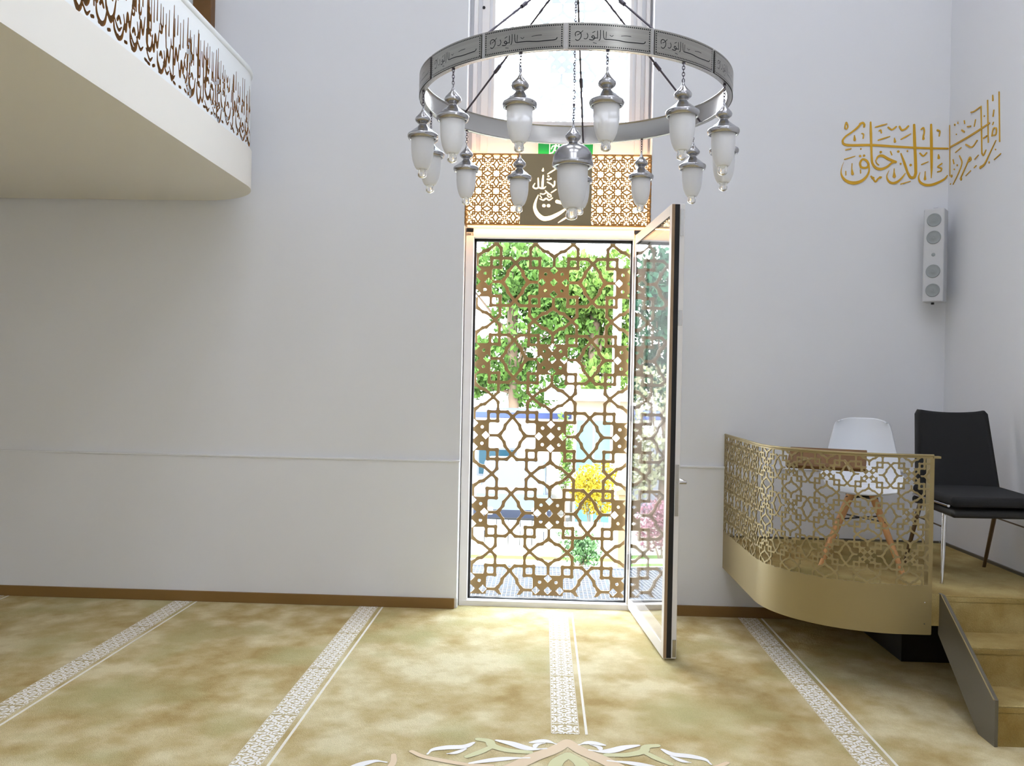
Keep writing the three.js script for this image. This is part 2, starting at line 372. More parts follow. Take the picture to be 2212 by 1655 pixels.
// woven medallion in front of the entrance (only its tip is in view): flat inlay in the carpet
{
  const CX = 0.121, CZ = 3.25, S = 760, N = 2048;
  const W = '#f4f3f3', P = '#e2cdb0', G = '#d3d2a8';
  const motif = [
    [P, 40, [0, 1.27], [0.055, 1.19], [0.13, 1.12], [0.21, 1.03], [0.30, 0.96]], [G, 34, [0, 1.15], [0.045, 1.08], [0.05, 1.0], [0.0, 0.93]],
    [W, 22, [0.285, 1.26], [0.225, 1.235], [0.17, 1.20], [0.13, 1.19], [0.085, 1.20]], [W, 17, [0.15, 1.25], [0.09, 1.27], [0.045, 1.245]], [W, 12, [0.13, 1.20], [0.125, 1.23], [0.09, 1.25]],
    [G, 24, [0.36, 1.265], [0.315, 1.25], [0.30, 1.21], [0.235, 1.17], [0.15, 1.16]], [G, 20, [0.30, 1.20], [0.34, 1.15], [0.39, 1.10]],
    [W, 20, [0.375, 1.23], [0.41, 1.19], [0.48, 1.175], [0.53, 1.15], [0.545, 1.11]], [W, 12, [0.40, 1.17], [0.44, 1.13], [0.47, 1.12]],
    [P, 18, [0.61, 1.13], [0.56, 1.09], [0.48, 1.06], [0.37, 1.03], [0.29, 1.03]], [W, 18, [0.375, 1.045], [0.29, 1.08], [0.22, 1.10], [0.15, 1.11]],
  ];
  const draw = (c, mask) => {
    c.fillStyle = mask ? '#000' : '#cdbf98'; c.fillRect(0, 0, N, N); c.lineCap = 'round'; c.lineJoin = 'round';
    for (let k = 0; k < 6; k++) for (const m of [-1, 1]) {
      c.save(); c.translate(N / 2, N / 2); c.rotate(k * Math.PI / 3); c.scale(m, 1);
      for (const [col, w, ...p] of motif) {
        c.fillStyle = mask ? '#fff' : col;
        const cv = new THREE.CatmullRomCurve3(p.map(([x, y]) => new V3(x * S, -y * S, 0)), false, 'centripetal'), n = 90;
        for (let i = 0; i <= n; i++) { const t = i / n, q = cv.getPoint(t), f = col === W ? 0.3 + 0.9 * Math.sin(Math.PI * Math.min(1, t * 1.1 + 0.05)) : 0.75 + 0.25 * Math.sin(Math.PI * t); c.beginPath(); c.arc(q.x, q.y, Math.max(1.5, w * S / 1000 * 0.8 * f), 0, 7); c.fill(); }
      }
      c.restore();
    }
  };
  const col = canvasTex(N, N, (c) => draw(c, false)), al = canvasTex(N, N, (c) => draw(c, true), false);
  const g = new THREE.PlaneGeometry(N / S, N / S); g.rotateX(-Math.PI / 2); g.translate(CX, 0.002, CZ);
  tag(msh('carpet_medallion', g, std({ map: col, alphaMap: al, transparent: true, roughness: 1 })), 'woven round medallion of white, peach and pale green scrolls in the carpet', 'carpet medallion');
}

// ------------------------------------------------------------------ entrance niche: frame, door leaf, lattice screen
{
  const f = thing('door_frame', 'white door frame with dark rubber seal in the entrance niche', null, [0, 0, 0], 0, null, 'structure');
  f.name = 'trim_3';
  msh('jamb', bx(-0.526, -0.474, 0, 2.44, -0.17, -0.075, 0.003), M.aluWhite, f);
  msh('jamb', bx(0.552, 0.646, 0, 2.44, -0.17, -0.075, 0.003), M.aluWhite, f);
  msh('head', bx(-0.526, 0.646, 2.378, 2.442, -0.17, -0.075, 0.003), M.aluWhite, f);
  msh('threshold', bx(-0.526, 0.646, -0.03, 0.034, -0.2, -0.07, 0.004), M.aluWhite, f);
  msh('seal', [bx(-0.476, -0.460, 0.03, 2.38, -0.168, -0.13), bx(0.543, 0.556, 0.03, 2.38, -0.168, -0.13), bx(-0.476, 0.556, 2.362, 2.381, -0.168, -0.13), bx(-0.476, 0.556, 0.028, 0.040, -0.168, -0.13)], M.rubber, f);
}
{
  const P = 0.507, cu = 0.048, v0 = 0.05;                // repeat, block column centre, lowest block row
  const s = thing('lattice_screen', 'bronze metal screen cut in a star lattice across the open doorway', 'lattice screen', [0, 0, -0.2]);
  msh('screen_sheet', plate((u, v) => lattice((u - cu) / P, (v - v0 - 0.03) / P, 0.0185) * P, -0.466, 0.548, v0, 2.374, 0.0033, 0.006, flatMap([0, 0, 0], [1, 0, 0], [0, 1, 0], [0, 0, 1])), [M.bronze, M.bronze], s);
}
// the open door leaf: hinged at the right jamb, swung into the hall
{
  const L = 1.0, Hh = 2.39, th = 0.07;                  // local x along the leaf from the hinge, local z = thickness towards +
  const d = thing('door_1', 'white framed glass door leaf standing open into the hall', null, [0.562, 0.012, -0.075], 0, null, 'structure');
  d.rotation.y = -Math.PI / 2 + 0.088;
  const Wd = 0.045;
  msh('stile', bx(0, 0.05, 0, Hh, -th, 0, 0.003), M.aluWhite, d);
  msh('stile', bx(L - 0.05, L, 0, Hh, -th, 0, 0.003), M.aluWhite, d);
  msh('rail', bx(0.05, L - 0.05, 0, 0.075, -th, 0, 0.003), M.aluWhite, d);
  msh('rail', bx(0.05, L - 0.05, Hh - 0.06, Hh, -th, 0, 0.003), M.aluWhite, d);
  msh('pane', bx(0.045, L - 0.045, 0.07, Hh - 0.055, -0.006, -0.0005), M.glass, d);
  msh('glazing_bead', [bx(0.048, 0.054, 0.072, Hh - 0.058, -0.012, 0.001), bx(0.048, L - 0.048, Hh - 0.064, Hh - 0.058, -0.012, 0.001)], M.rubber, d);
  msh('seal', bx(L - 0.004, L + 0.003, 0.005, Hh - 0.004, -0.042, -0.017), M.rubber, d);
  msh('edge_strip', bx(L - 0.002, L + 0.002, 0.004, Hh - 0.004, -0.0165, -0.001), std({ color: 0x9a8063, roughness: 0.5 }), d);
  msh('lock_faceplate', [bx(L, L + 0.0035, 0.75, 1.02, -0.064, -0.046), bx(L, L + 0.0035, 1.75, 1.83, -0.064, -0.046), bx(L, L + 0.0035, 2.22, 2.36, -0.064, -0.046), bx(L, L + 0.006, 0.01, 0.10, -0.066, -0.048)], M.steel, d);
  msh('handle', [rod([L - 0.06, 0.92, -th], [L - 0.06, 0.92, -th - 0.05], 0.009), tube([[L - 0.06, 0.92, -th - 0.045], [L - 0.1, 0.92, -th - 0.05], [L - 0.18, 0.92, -th - 0.05]], 0.009, 12), rod([L - 0.06, 0.92, -th], [L - 0.06, 0.92, -th - 0.008], 0.025, 0.025, 24)], M.steel, d);
  for (const y of [0.25, 1.2, 2.15]) msh('hinge', rod([0.004, y, 0.006], [0.004, y + 0.1, 0.006], 0.009), M.alu, d);
}
// window above: deep frame, lattice paled to stand in for glare, pane
{
  const w = thing('window_1', 'tall bright window with a glare-paled star lattice above the entrance', null, [0, 0, 0], 0, null, 'structure');
  const x0 = -0.385, x1 = 0.53, y0 = 3.13, y1 = 5.6;
  msh('window_frame', [bx(x0 - 0.001, x0 + 0.018, y0, y1, -0.3, -0.147), bx(x1 - 0.018, x1 + 0.001, y0, y1, -0.3, -0.147), bx(x0, x1, y0 - 0.001, y0 + 0.02, -0.3, -0.147), bx(x0, x1, y1 - 0.02, y1, -0.3, -0.147)], M.aluWhite, w);
  msh('frame_batten', bx(-0.505, -0.478, 2.95, CEIL, -0.15, -0.118, 0.003), M.aluWhite, w);
  msh('frame_batten', bx(-0.452, -0.405, 2.95, CEIL, -0.15, -0.135, 0.003), M.aluWhite, w);
  msh('frame_batten', bx(0.552, 0.585, 2.95, CEIL, -0.15, -0.135, 0.003), M.aluWhite, w);
  msh('frame_batten', bx(0.612, 0.636, 2.95, CEIL, -0.15, -0.118, 0.003), M.aluWhite, w);
  msh('screw', rod([-0.443, 3.885, -0.15], [-0.443, 3.885, -0.128], 0.011, 0.009, 12), M.rubber, w);
  msh('pane', bx(x0 + 0.01, x1 - 0.01, y0 + 0.01, y1 - 0.01, -0.256, -0.25), M.glass, w);
  const P = 0.468, cu = 0.073, cv = 3.145;
  msh('lattice_sheet', plate((u, v) => lattice((u - cu) / P, (v - cv) / P, 0.0165) * P, x0 + 0.01, x1 - 0.01, y0 + 0.01, y1 - 0.01, 0.006, 0.005, flatMap([0, 0, -0.3], [1, 0, 0], [0, 1, 0], [0, 0, 1])), [M.glarePale, M.glarePale], w);
}
// the back-lit panel over the door
{
  const X0 = -0.527, X1 = 0.647, Y0 = 2.45, Y1 = 2.897, C0 = -0.175, C1 = 0.272;
  const p = thing('backlit_panel', 'golden lattice light box with bronze plate and cream calligraphy over the door', 'light box');
  const P = 0.112, pm = flatMap([0, 0, 0.004], [1, 0, 0], [0, 1, 0], [0, 0, 1]);
  for (const [a, b, c] of [[X0, C0, -0.444], [C1, X1, 0.328]]) msh('lattice_sheet', plate((u, v) => lattice((u - c) / P + 0.5, (v - 2.66) / P + 0.5, 0.034, false) * P, a, b, Y0, Y1, 0.0028, 0.004, pm), [M.goldLattice, M.goldLattice], p);
  // cut lettering: crop units traced from the sign, turned to metres
  const at = ([x, y]) => [-0.31303 + 0.00034516 * x + 6.9e-6 * y, 2.96276 + 4e-6 * x - 0.00034526 * y], k = 0.00034;
  const S = [
    [[16, 40, 62, 80, 88, 84, 70, 50, 34], [705, 950], [660, 1060], [640, 1180], [690, 1300], [790, 1378], [900, 1375], [1050, 1310], [1160, 1240], [1215, 1195]],
    [[70, 62, 20], [1050, 1070], [1100, 1085], [1200, 1140]], [30, [1200, 1140], [1215, 1195]], [62, [805, 1145], [812, 1146]], [62, [890, 1145], [897, 1146]],
    [[16, 34, 30, 16], [1070, 1458], [1160, 1400], [1240, 1350], [1315, 1315]], [32, [1440, 1180], [1448, 1270], [1485, 1300], [1512, 1245], [1462, 1195]],
    [[28, 46, 40], [795, 590], [785, 720], [780, 815]], [[24, 32, 26], [702, 640], [706, 740], [710, 815]], [[18, 30, 30, 30, 30, 30, 18], [642, 735], [612, 800], [660, 832], [712, 812], [760, 828], [806, 825], [842, 795]],
    [[14, 44], [795, 455], [790, 500]], [[20, 30, 22], [878, 565], [940, 525], [1012, 482]], [38, [890, 605], [893, 607]], [38, [932, 648], [935, 650]], [32, [872, 660], [905, 668]],
    [26, [875, 715], [930, 745], [985, 790]], [30, [1005, 700], [1000, 770], [975, 800]], [24, [945, 905], [1030, 850]], [[20, 32, 24], [835, 870], [890, 925], [940, 955]], [24, [745, 925], [800, 935], [860, 900]],
    [[20, 30, 30, 30, 20], [735, 1020], [800, 1042], [850, 1012], [900, 1042], [968, 1005]], [20, [735, 955], [765, 1000]], [22, [870, 950], [900, 990], [945, 980]],
  ].map(([w, ...q]) => [Array.isArray(w) ? w.map((x) => x * k) : w * k, ...q.map(at)]);
  const letters = brush(S);
  msh('name_plate', plate((u, v) => -letters(u, v), C0, C1, Y0, Y1, 0.0022, 0.004, flatMap([0, 0, 0.006], [1, 0, 0], [0, 1, 0], [0, 0, 1])), [M.panelBronze, M.panelBronze], p);
  msh('casing', [bx(X0, X0 + 0.006, Y0, Y1, -0.11, 0.0), bx(X1 - 0.006, X1, Y0, Y1, -0.11, 0.0), bx(X0, X1, Y0 - 0.004, Y0 + 0.003, -0.02, 0.002), bx(X0, X1, Y1 - 0.004, Y1 + 0.003, -0.02, 0.002)], M.goldLattice, p);
  msh('glowing_board', bx(X0 + 0.01, X1 - 0.01, Y0 + 0.005, Y1 - 0.005, -0.112, -0.106), std({ color: 0xfff0d8, emissive: new THREE.Color(1, 0.85, 0.56), emissiveIntensity: 1.75, roughness: 0.9 }), p);
  const light = (x, y, z, w, h, power, rx, c) => { const l = new THREE.RectAreaLight(c, power, w, h); l.name = 'panel_lamp'; l.position.set(x, y, z); l.rotation.x = rx; scene.add(l); };
  light((X0 + X1) / 2, (Y0 + Y1) / 2, -0.103, 1.1, 0.42, 1.8, Math.PI, new THREE.Color(1, 0.8, 0.5));
  // LED strips along the top and bottom edge of the box wash the niche
  const led = std({ color: 0xffe0b8, emissive: WARM, emissiveIntensity: 3, roughness: 0.6 });
  msh('led_strip', bx(X0 + 0.02, X1 - 0.02, Y1 + 0.0005, Y1 + 0.006, -0.07, -0.055), led, p);
  msh('led_strip', bx(X0 + 0.02, X1 - 0.02, Y0 - 0.006, Y0 - 0.0005, -0.045, -0.03), led, p);
  light(0.06, Y1 + 0.008, -0.062, 1.1, 0.015, 30, Math.PI / 2, WARM);
  light(0.06, Y0 - 0.008, -0.038, 1.1, 0.015, 55, -Math.PI / 2, WARM);
}
// green emergency exit sign on top of the light box
{
  const t = canvasTex(512, 192, (c, w, h) => {
    c.fillStyle = '#0b8a3d'; c.fillRect(0, 0, w, h); c.fillStyle = '#fff'; c.strokeStyle = '#fff'; c.lineCap = 'round'; c.lineJoin = 'round';
    const o = 170;                                        // running figure in front of a doorway
    c.lineWidth = 8; c.strokeRect(o - 62, 24, 84, 150); c.fillRect(o + 18, 24, 12, 150);
    c.beginPath(); c.arc(o + 4, 48, 14, 0, 7); c.fill();
    c.lineWidth = 17; c.beginPath(); c.moveTo(o - 4, 72); c.lineTo(o - 18, 112); c.stroke();
    c.lineWidth = 11;
    for (const q of [[[-18, 112], [8, 134], [-4, 168]], [[-18, 112], [-34, 142], [-62, 150]], [[-4, 74], [26, 84], [38, 104]], [[-6, 74], [-36, 82], [-46, 106]]]) { c.beginPath(); q.forEach(([x, y], i) => (i ? c.lineTo(o + x, y) : c.moveTo(o + x, y))); c.stroke(); }
    c.beginPath(); c.moveTo(300, 82); c.lineTo(390, 82); c.lineTo(390, 52); c.lineTo(450, 98); c.lineTo(390, 144); c.lineTo(390, 114); c.lineTo(300, 114); c.fill();
    c.fillStyle = '#e8f0ea'; c.fillRect(0, 172, 60, 20);
  });
  const s = thing('exit_sign', 'green emergency exit sign with running figure above the golden light box', 'exit sign', [0.105, 2.962, -0.1]);
  const face = new THREE.PlaneGeometry(0.352, 0.132); face.translate(0, 0, 0.0182);
  msh('sign_box', bx(-0.18, 0.18, -0.066, 0.07, -0.05, 0.018, 0.004), M.aluWhite, s);
  msh('sign_face', face, std({ map: t, emissiveMap: t, emissive: 0xffffff, emissiveIntensity: 0.35, roughness: 0.4 }), s);
}

// ------------------------------------------------------------------ balcony, upper left
{
  const X = -1.765, R = 0.45, Z0 = 0.04, ZE = 8.4;
  // plan path from the wall end: arc, then straight towards the back of the hall
  const arcL = R * Math.PI / 2;
  const path = (s, off = 0) => {
    if (s < arcL) { const a = Math.PI / 2 - s / R, c = Math.cos(a), q = Math.sin(a); return { p: new V3(X - R + (R + off) * c, 0, Z0 + R - (R + off) * q), n: new V3(c, 0, -q) }; }
    return { p: new V3(X + off, 0, Z0 + R + s - arcL), n: new V3(1, 0, 0) };
  };
  const outline = (off) => { const o = [[XL + 0.003, ZE], [XL + 0.003, Z0 - off]]; for (let i = 0; i <= 24; i++) { const q = path(i / 24 * arcL, off).p; o.push([q.x, q.z]); } o.push([X + off, ZE]); return o.map(([x, z]) => [x, -z]); };
  const b = thing('balcony', 'white rounded gallery balcony with pierced calligraphy parapet', 'balcony', [0, 0, 0], 0, null);
  const slab = prism(outline(0), 0.23); slab.rotateX(-Math.PI / 2); slab.translate(0, 2.57, 0);
  msh('slab', slab, M.soffit, b);
  msh('shadow_gap_filler', bx(XL + 0.003, X - R - 0.02, 2.585, 2.79, 0.001, Z0 + 0.02), M.soffit, b);
  // parapet letters: tall stems, bowls and points, cut through the sheet
  const S = [], top = 0.405, q = (x) => x;
  let s = 0.02;
  while (s < 3.6) {
    const kind = rnd(), lo = rr(0.06, 0.17), hi = rr(0.35, 0.41);
    if (kind < 0.46) {                                     // tall stem, often with a foot
      S.push([[0.006, 0.015, 0.014, 0.011], [s, hi], [s + 0.003, 0.28], [s + 0.002, lo + 0.05], [s, lo]]);
      if (rnd() < 0.6) S.push([[0.011, 0.017, 0.007], [s, lo], [s + 0.014, lo - 0.03], [s + 0.034, lo - 0.008]]);
      s += rr(0.024, 0.032);
    } else if (kind < 0.84) {                              // open bowl under stems
      const w = rr(0.045, 0.1), y = rr(0.07, 0.17), d = rr(0.035, 0.055);
      S.push([[0.008, 0.018, 0.023, 0.017, 0.006], [s, y + 0.04], [s + w * 0.25, y - d * 0.7], [s + w * 0.55, y - d], [s + w * 0.9, y - d * 0.4], [s + w, y + 0.04]]);
      S.push([0.015, [s + w * 0.35, y + 0.03], [s + w * 0.5, y + 0.05], [s + w * 0.66, y + 0.032]]);
      for (const f of [0.28, 0.62]) S.push([[0.006, 0.014, 0.011], [s + w * f, hi - rr(0, 0.06)], [s + w * f, lo + 0.1]]);
      S.push([0.013, [s + w * 0.36, 0.25], [s + w * 0.45, 0.23], [s + w * 0.54, 0.255]]);
      s += w * 0.8;
    } else {                                               // toothed letter
      const y = rr(0.11, 0.16);
      S.push([[0.007, 0.017, 0.013, 0.017, 0.007], [s, y + 0.08], [s + 0.018, y], [s + 0.036, y + 0.05], [s + 0.05, y - 0.03], [s + 0.07, y + 0.03]]);
      S.push([[0.006, 0.014, 0.012], [s + 0.02, hi], [s + 0.022, y + 0.12]]); S.push([[0.006, 0.013, 0.011], [s + 0.052, hi - 0.03], [s + 0.052, y + 0.1]]);
      s += 0.062;
    }
    if (rnd() < 0.5) { const y = rr(0.17, 0.3), w = rr(0.02, 0.04); S.push([[0.005, 0.013, 0.014, 0.005], [s - w, y + 0.02], [s - w * 0.8, y - 0.012], [s - w * 0.3, y - 0.016], [s, y + 0.018]]); }
    if (rnd() < 0.5) { const y = rr(0.04, 0.09); S.push([[0.006, 0.016, 0.008], [s - 0.05, y + 0.012], [s - 0.025, y - 0.008], [s + 0.012, y + 0.03]]); }
    if (rnd() < 0.75) S.push([0.015, [s - 0.022, rr(0.035, 0.05)], [s - 0.006, rr(0.035, 0.05)]]);
    if (rnd() < 0.6) S.push([0.011, [s - 0.014, rr(0.17, 0.32)], [s - 0.004, rr(0.17, 0.32)]]);
  }
  const letters = brush(S);
  const pm = (u, v) => { const a = path(u, -0.012); a.p.y = 2.79 + v; return a; };
  const edge = std({ color: 0x8a5a1e, roughness: 0.5, metalness: 0.3 });
  msh('parapet_sheet', plate((u, v) => -letters(u, v), 0.0, 3.7, 0, 0.46, 0.004, 0.008, pm, 12), [M.paint, edge], b);
  msh('parapet_sheet', plate(() => -1, 3.7, arcL + ZE - Z0 - R, 0, 0.46, 0.2, 0.008, pm, 2), [M.paint, edge], b);
  const cap = []; for (let i = 0; i <= 20; i++) { const a = path(i / 20 * arcL, -0.02).p; cap.push([a.x, 3.262, a.z]); }
  const rail = [...cap]; for (let z = 1.0; z < ZE; z += 1) rail.push([X - 0.02, 3.262, z]);
  msh('top_rail', tube(rail, 0.02, 200, 8), M.paint, b);
}
{
  const d = thing('door_2', 'brown timber door leading onto the gallery', null, [0, 0, 0], 0, null, 'structure');
  msh('post', bx(-2.285, -2.165, 2.81, 5.0, 0.002, 0.07, 0.004), M.woodDark, d);
  msh('post', bx(-3.3, -3.2, 2.81, 5.0, 0.002, 0.07, 0.004), M.woodDark, d);
  msh('head', bx(-3.3, -2.165, 5.0, 5.1, 0.002, 0.07, 0.004), M.woodDark, d);
  msh('leaf', bx(-3.2, -2.36, 2.82, 5.0, 0.002, 0.04), M.woodDark, d);
  msh('side_light', bx(-2.355, -2.29, 2.82, 5.0, 0.002, 0.03), M.paint, d);
}

// ------------------------------------------------------------------ chandelier
{
  const c = thing('ring_chandelier', 'brushed steel ring chandelier with hanging frosted glass lanterns', 'chandelier', [0.1, 2.615, 1.84]);
  c.rotation.x = 0.02;
  const R = 0.645, H = 0.088, N = 13;
  msh('ring_band', lathe([[R - 0.002, 0], [R - 0.002, H], [R - 0.004, H + 0.003], [R - 0.016, H + 0.003], [R - 0.016, H], [R - 0.008, H - 0.004], [R - 0.008, 0.006], [R - 0.022, 0.004], [R - 0.022, 0], [R - 0.002, 0]], 160), M.steel, c);
  const tex = canvasTex(1024, 288, (g, w, h) => {
    g.fillStyle = '#c4c1bd'; g.fillRect(0, 0, w, h);
    for (let i = 0; i < 900; i++) { g.fillStyle = `rgba(${rnd() < 0.5 ? '120,118,116' : '225,225,225'},0.10)`; g.fillRect(0, rnd() * h, w, 1 + rnd()); }
    g.fillStyle = '#26282b';
    for (let x = 20; x < w - 10; x += 26) for (const y of [20, h - 20]) { g.beginPath(); g.arc(x, y, 8, 0, 7); g.fill(); }
    for (let y = 46; y < h - 30; y += 26) for (const x of [20, w - 20]) { g.beginPath(); g.arc(x, y, 8, 0, 7); g.fill(); }
    g.strokeStyle = '#2f3032'; g.lineCap = 'round'; g.lineJoin = 'round';
    const st = (lw, ...p) => { g.lineWidth = lw; g.beginPath(); g.moveTo(...p[0]); for (let i = 1; i < p.length - 1; i++) g.quadraticCurveTo(...p[i], (p[i][0] + p[i + 1][0]) / 2, (p[i][1] + p[i + 1][1]) / 2); g.lineTo(...p[p.length - 1]); g.stroke(); };
    st(9, [90, 150], [80, 120], [110, 95], [150, 110], [160, 150], [140, 190], [110, 205], [90, 190]);
    st(7, [110, 140], [140, 125], [175, 90]); st(8, [190, 180], [220, 190], [240, 150], [225, 120]); st(10, [255, 190], [300, 200], [320, 165], [300, 140], [275, 160], [300, 175], [340, 170]);
    st(7, [290, 110], [320, 95]); st(9, [350, 90], [352, 175]); st(9, [385, 80], [388, 180], [370, 195]); st(9, [420, 84], [422, 175], [450, 182]); st(7, [455, 95], [452, 170]);
    st(11, [450, 182], [560, 178], [700, 196], [860, 190], [935, 188], [948, 165]); st(6, [640, 130], [690, 122], [760, 124]); st(6, [300, 225], [340, 232]); st(6, [500, 130], [520, 150], [540, 130]);
  });
  const ringMat = std({ map: tex, metalness: 1, roughness: 0.3, color: 0xd6d4d2 });
  const step = Math.PI * 2 / N, first = THREE.MathUtils.degToRad(-4.5);
  for (let k = 0; k < N; k++) {                           // 13 engraved plates on the outside of the ring
    const g = new THREE.CylinderGeometry(R + 0.001, R + 0.001, H - 0.002, 12, 1, true, first + k * step + 0.012, step - 0.024); g.translate(0, H / 2, 0);
    msh('engraved_plate', g, ringMat, c);
  }
  const cap = lathe([[0.0005, 0.0], [0.0025, -0.002], [0.003, -0.012], [0.006, -0.022], [0.011, -0.031], [0.021, -0.042], [0.029, -0.051], [0.032, -0.058], [0.030, -0.066], [0.022, -0.073], [0.016, -0.077], [0.0155, -0.080], [0.019, -0.085], [0.026, -0.092], [0.035, -0.099], [0.044, -0.106], [0.050, -0.112], [0.059, -0.117], [0.061, -0.121], [0.061, -0.128], [0.057, -0.137], [0.052, -0.138], [0.0475, -0.130], [0.0475, -0.12]], 36);
  const shade = lathe([[0.046, -0.132], [0.046, -0.150], [0.0455, -0.180], [0.043, -0.205], [0.038, -0.228], [0.031, -0.246], [0.025, -0.256], [0.021, -0.259], [0.001, -0.2595]], 36);
  const knob = lathe([[0.0005, -0.255], [0.016, -0.256], [0.017, -0.262], [0.0155, -0.268], [0.018, -0.276], [0.017, -0.286], [0.010, -0.292], [0.0005, -0.294]], 24);
  const link = (y) => { const g = new THREE.TorusGeometry(0.0045, 0.0013, 6, 14); g.scale(1, 1.6, 1); g.translate(0, y, 0); return g; };
  const chainGeo = (y0, y1) => { const l = []; for (let y = y0, i = 0; y > y1; y -= 0.0115, i++) { const g = link(0); if (i % 2) g.rotateY(Math.PI / 2); g.translate(0, y - 0.006, 0); l.push(g); } return merged(l); };
  const shortChain = chainGeo(0, -0.058);
  const nut = rod([0, 0.006, 0], [0, -0.004, 0], 0.006, 0.006, 10);
  const lantern = (x, z, y, k, chain) => {
    const L = new THREE.Group(); L.name = partName(c, 'lantern'); c.add(L); L.position.set(x, 0, z);
    msh('chain', chain, M.wire, L); msh('hook_nut', nut, M.wire, L);
    for (const [n, g, m] of [['cap', cap, M.nickel], ['glass_shade', shade, M.shade], ['glass_knob', knob, M.clearKnob]]) { const o = msh(n, g, m, L); o.scale.setScalar(k); o.position.y = y; }
    return L;
  };
  for (let k = 0; k < N; k++) { const a = THREE.MathUtils.degToRad(8.7) + k * step, L = lantern((R - 0.012) * Math.sin(a), (R - 0.012) * Math.cos(a), -0.055, 1, shortChain); L.rotation.y = rr(0, 6); }
  const apex = [0.0, 0.59, 0];
  const bigCap = lathe([[0.0005, 0.0], [0.0025, -0.002], [0.003, -0.010], [0.006, -0.018], [0.013, -0.028], [0.022, -0.038], [0.024, -0.045], [0.020, -0.053], [0.014, -0.058], [0.0135, -0.063], [0.020, -0.067], [0.034, -0.072], [0.047, -0.081], [0.055, -0.093], [0.059, -0.106], [0.0605, -0.119], [0.062, -0.124], [0.062, -0.131], [0.056, -0.137], [0.05, -0.13]], 44);
  const big = lantern(0.0, 0, -0.07, 1.4, chainGeo(0.59, -0.07));
  big.children[2].geometry = bigCap;
  for (const [name, deg] of [['rod', -31], ['rod', 24], ['rod', 115], ['rod', 174], ['rod', -123]]) {
    const a = THREE.MathUtils.degToRad(deg), e = [(R - 0.012) * Math.sin(a), Math.abs(deg) < 90 ? 0.09 : 0.012, (R - 0.012) * Math.cos(a)];
    const m = e.map((v, i) => v + (apex[i] - v) * 0.34), m2 = e.map((v, i) => v + (apex[i] - v) * 0.39);
    const r = msh('suspension_rod', rod(e, apex, 0.0042, 0.0042, 8), M.wire, c);
    msh('turnbuckle', rod(m, m2, 0.008, 0.008, 10), M.wire, r);
  }
  msh('hub', lathe([[0.001, 0.56], [0.028, 0.565], [0.034, 0.585], [0.026, 0.61], [0.012, 0.64], [0.008, 0.66], [0.001, 0.66]], 28), M.steel, c);
  msh('stem', [rod([0, 0.65, 0], [0, CEIL - 2.62 - 0.04, 0], 0.008), lathe([[0.001, CEIL - 2.70], [0.03, CEIL - 2.70], [0.07, CEIL - 2.62], [0.001, CEIL - 2.62]].map(([r, y]) => [r, y]), 28)], M.steel, c);
}

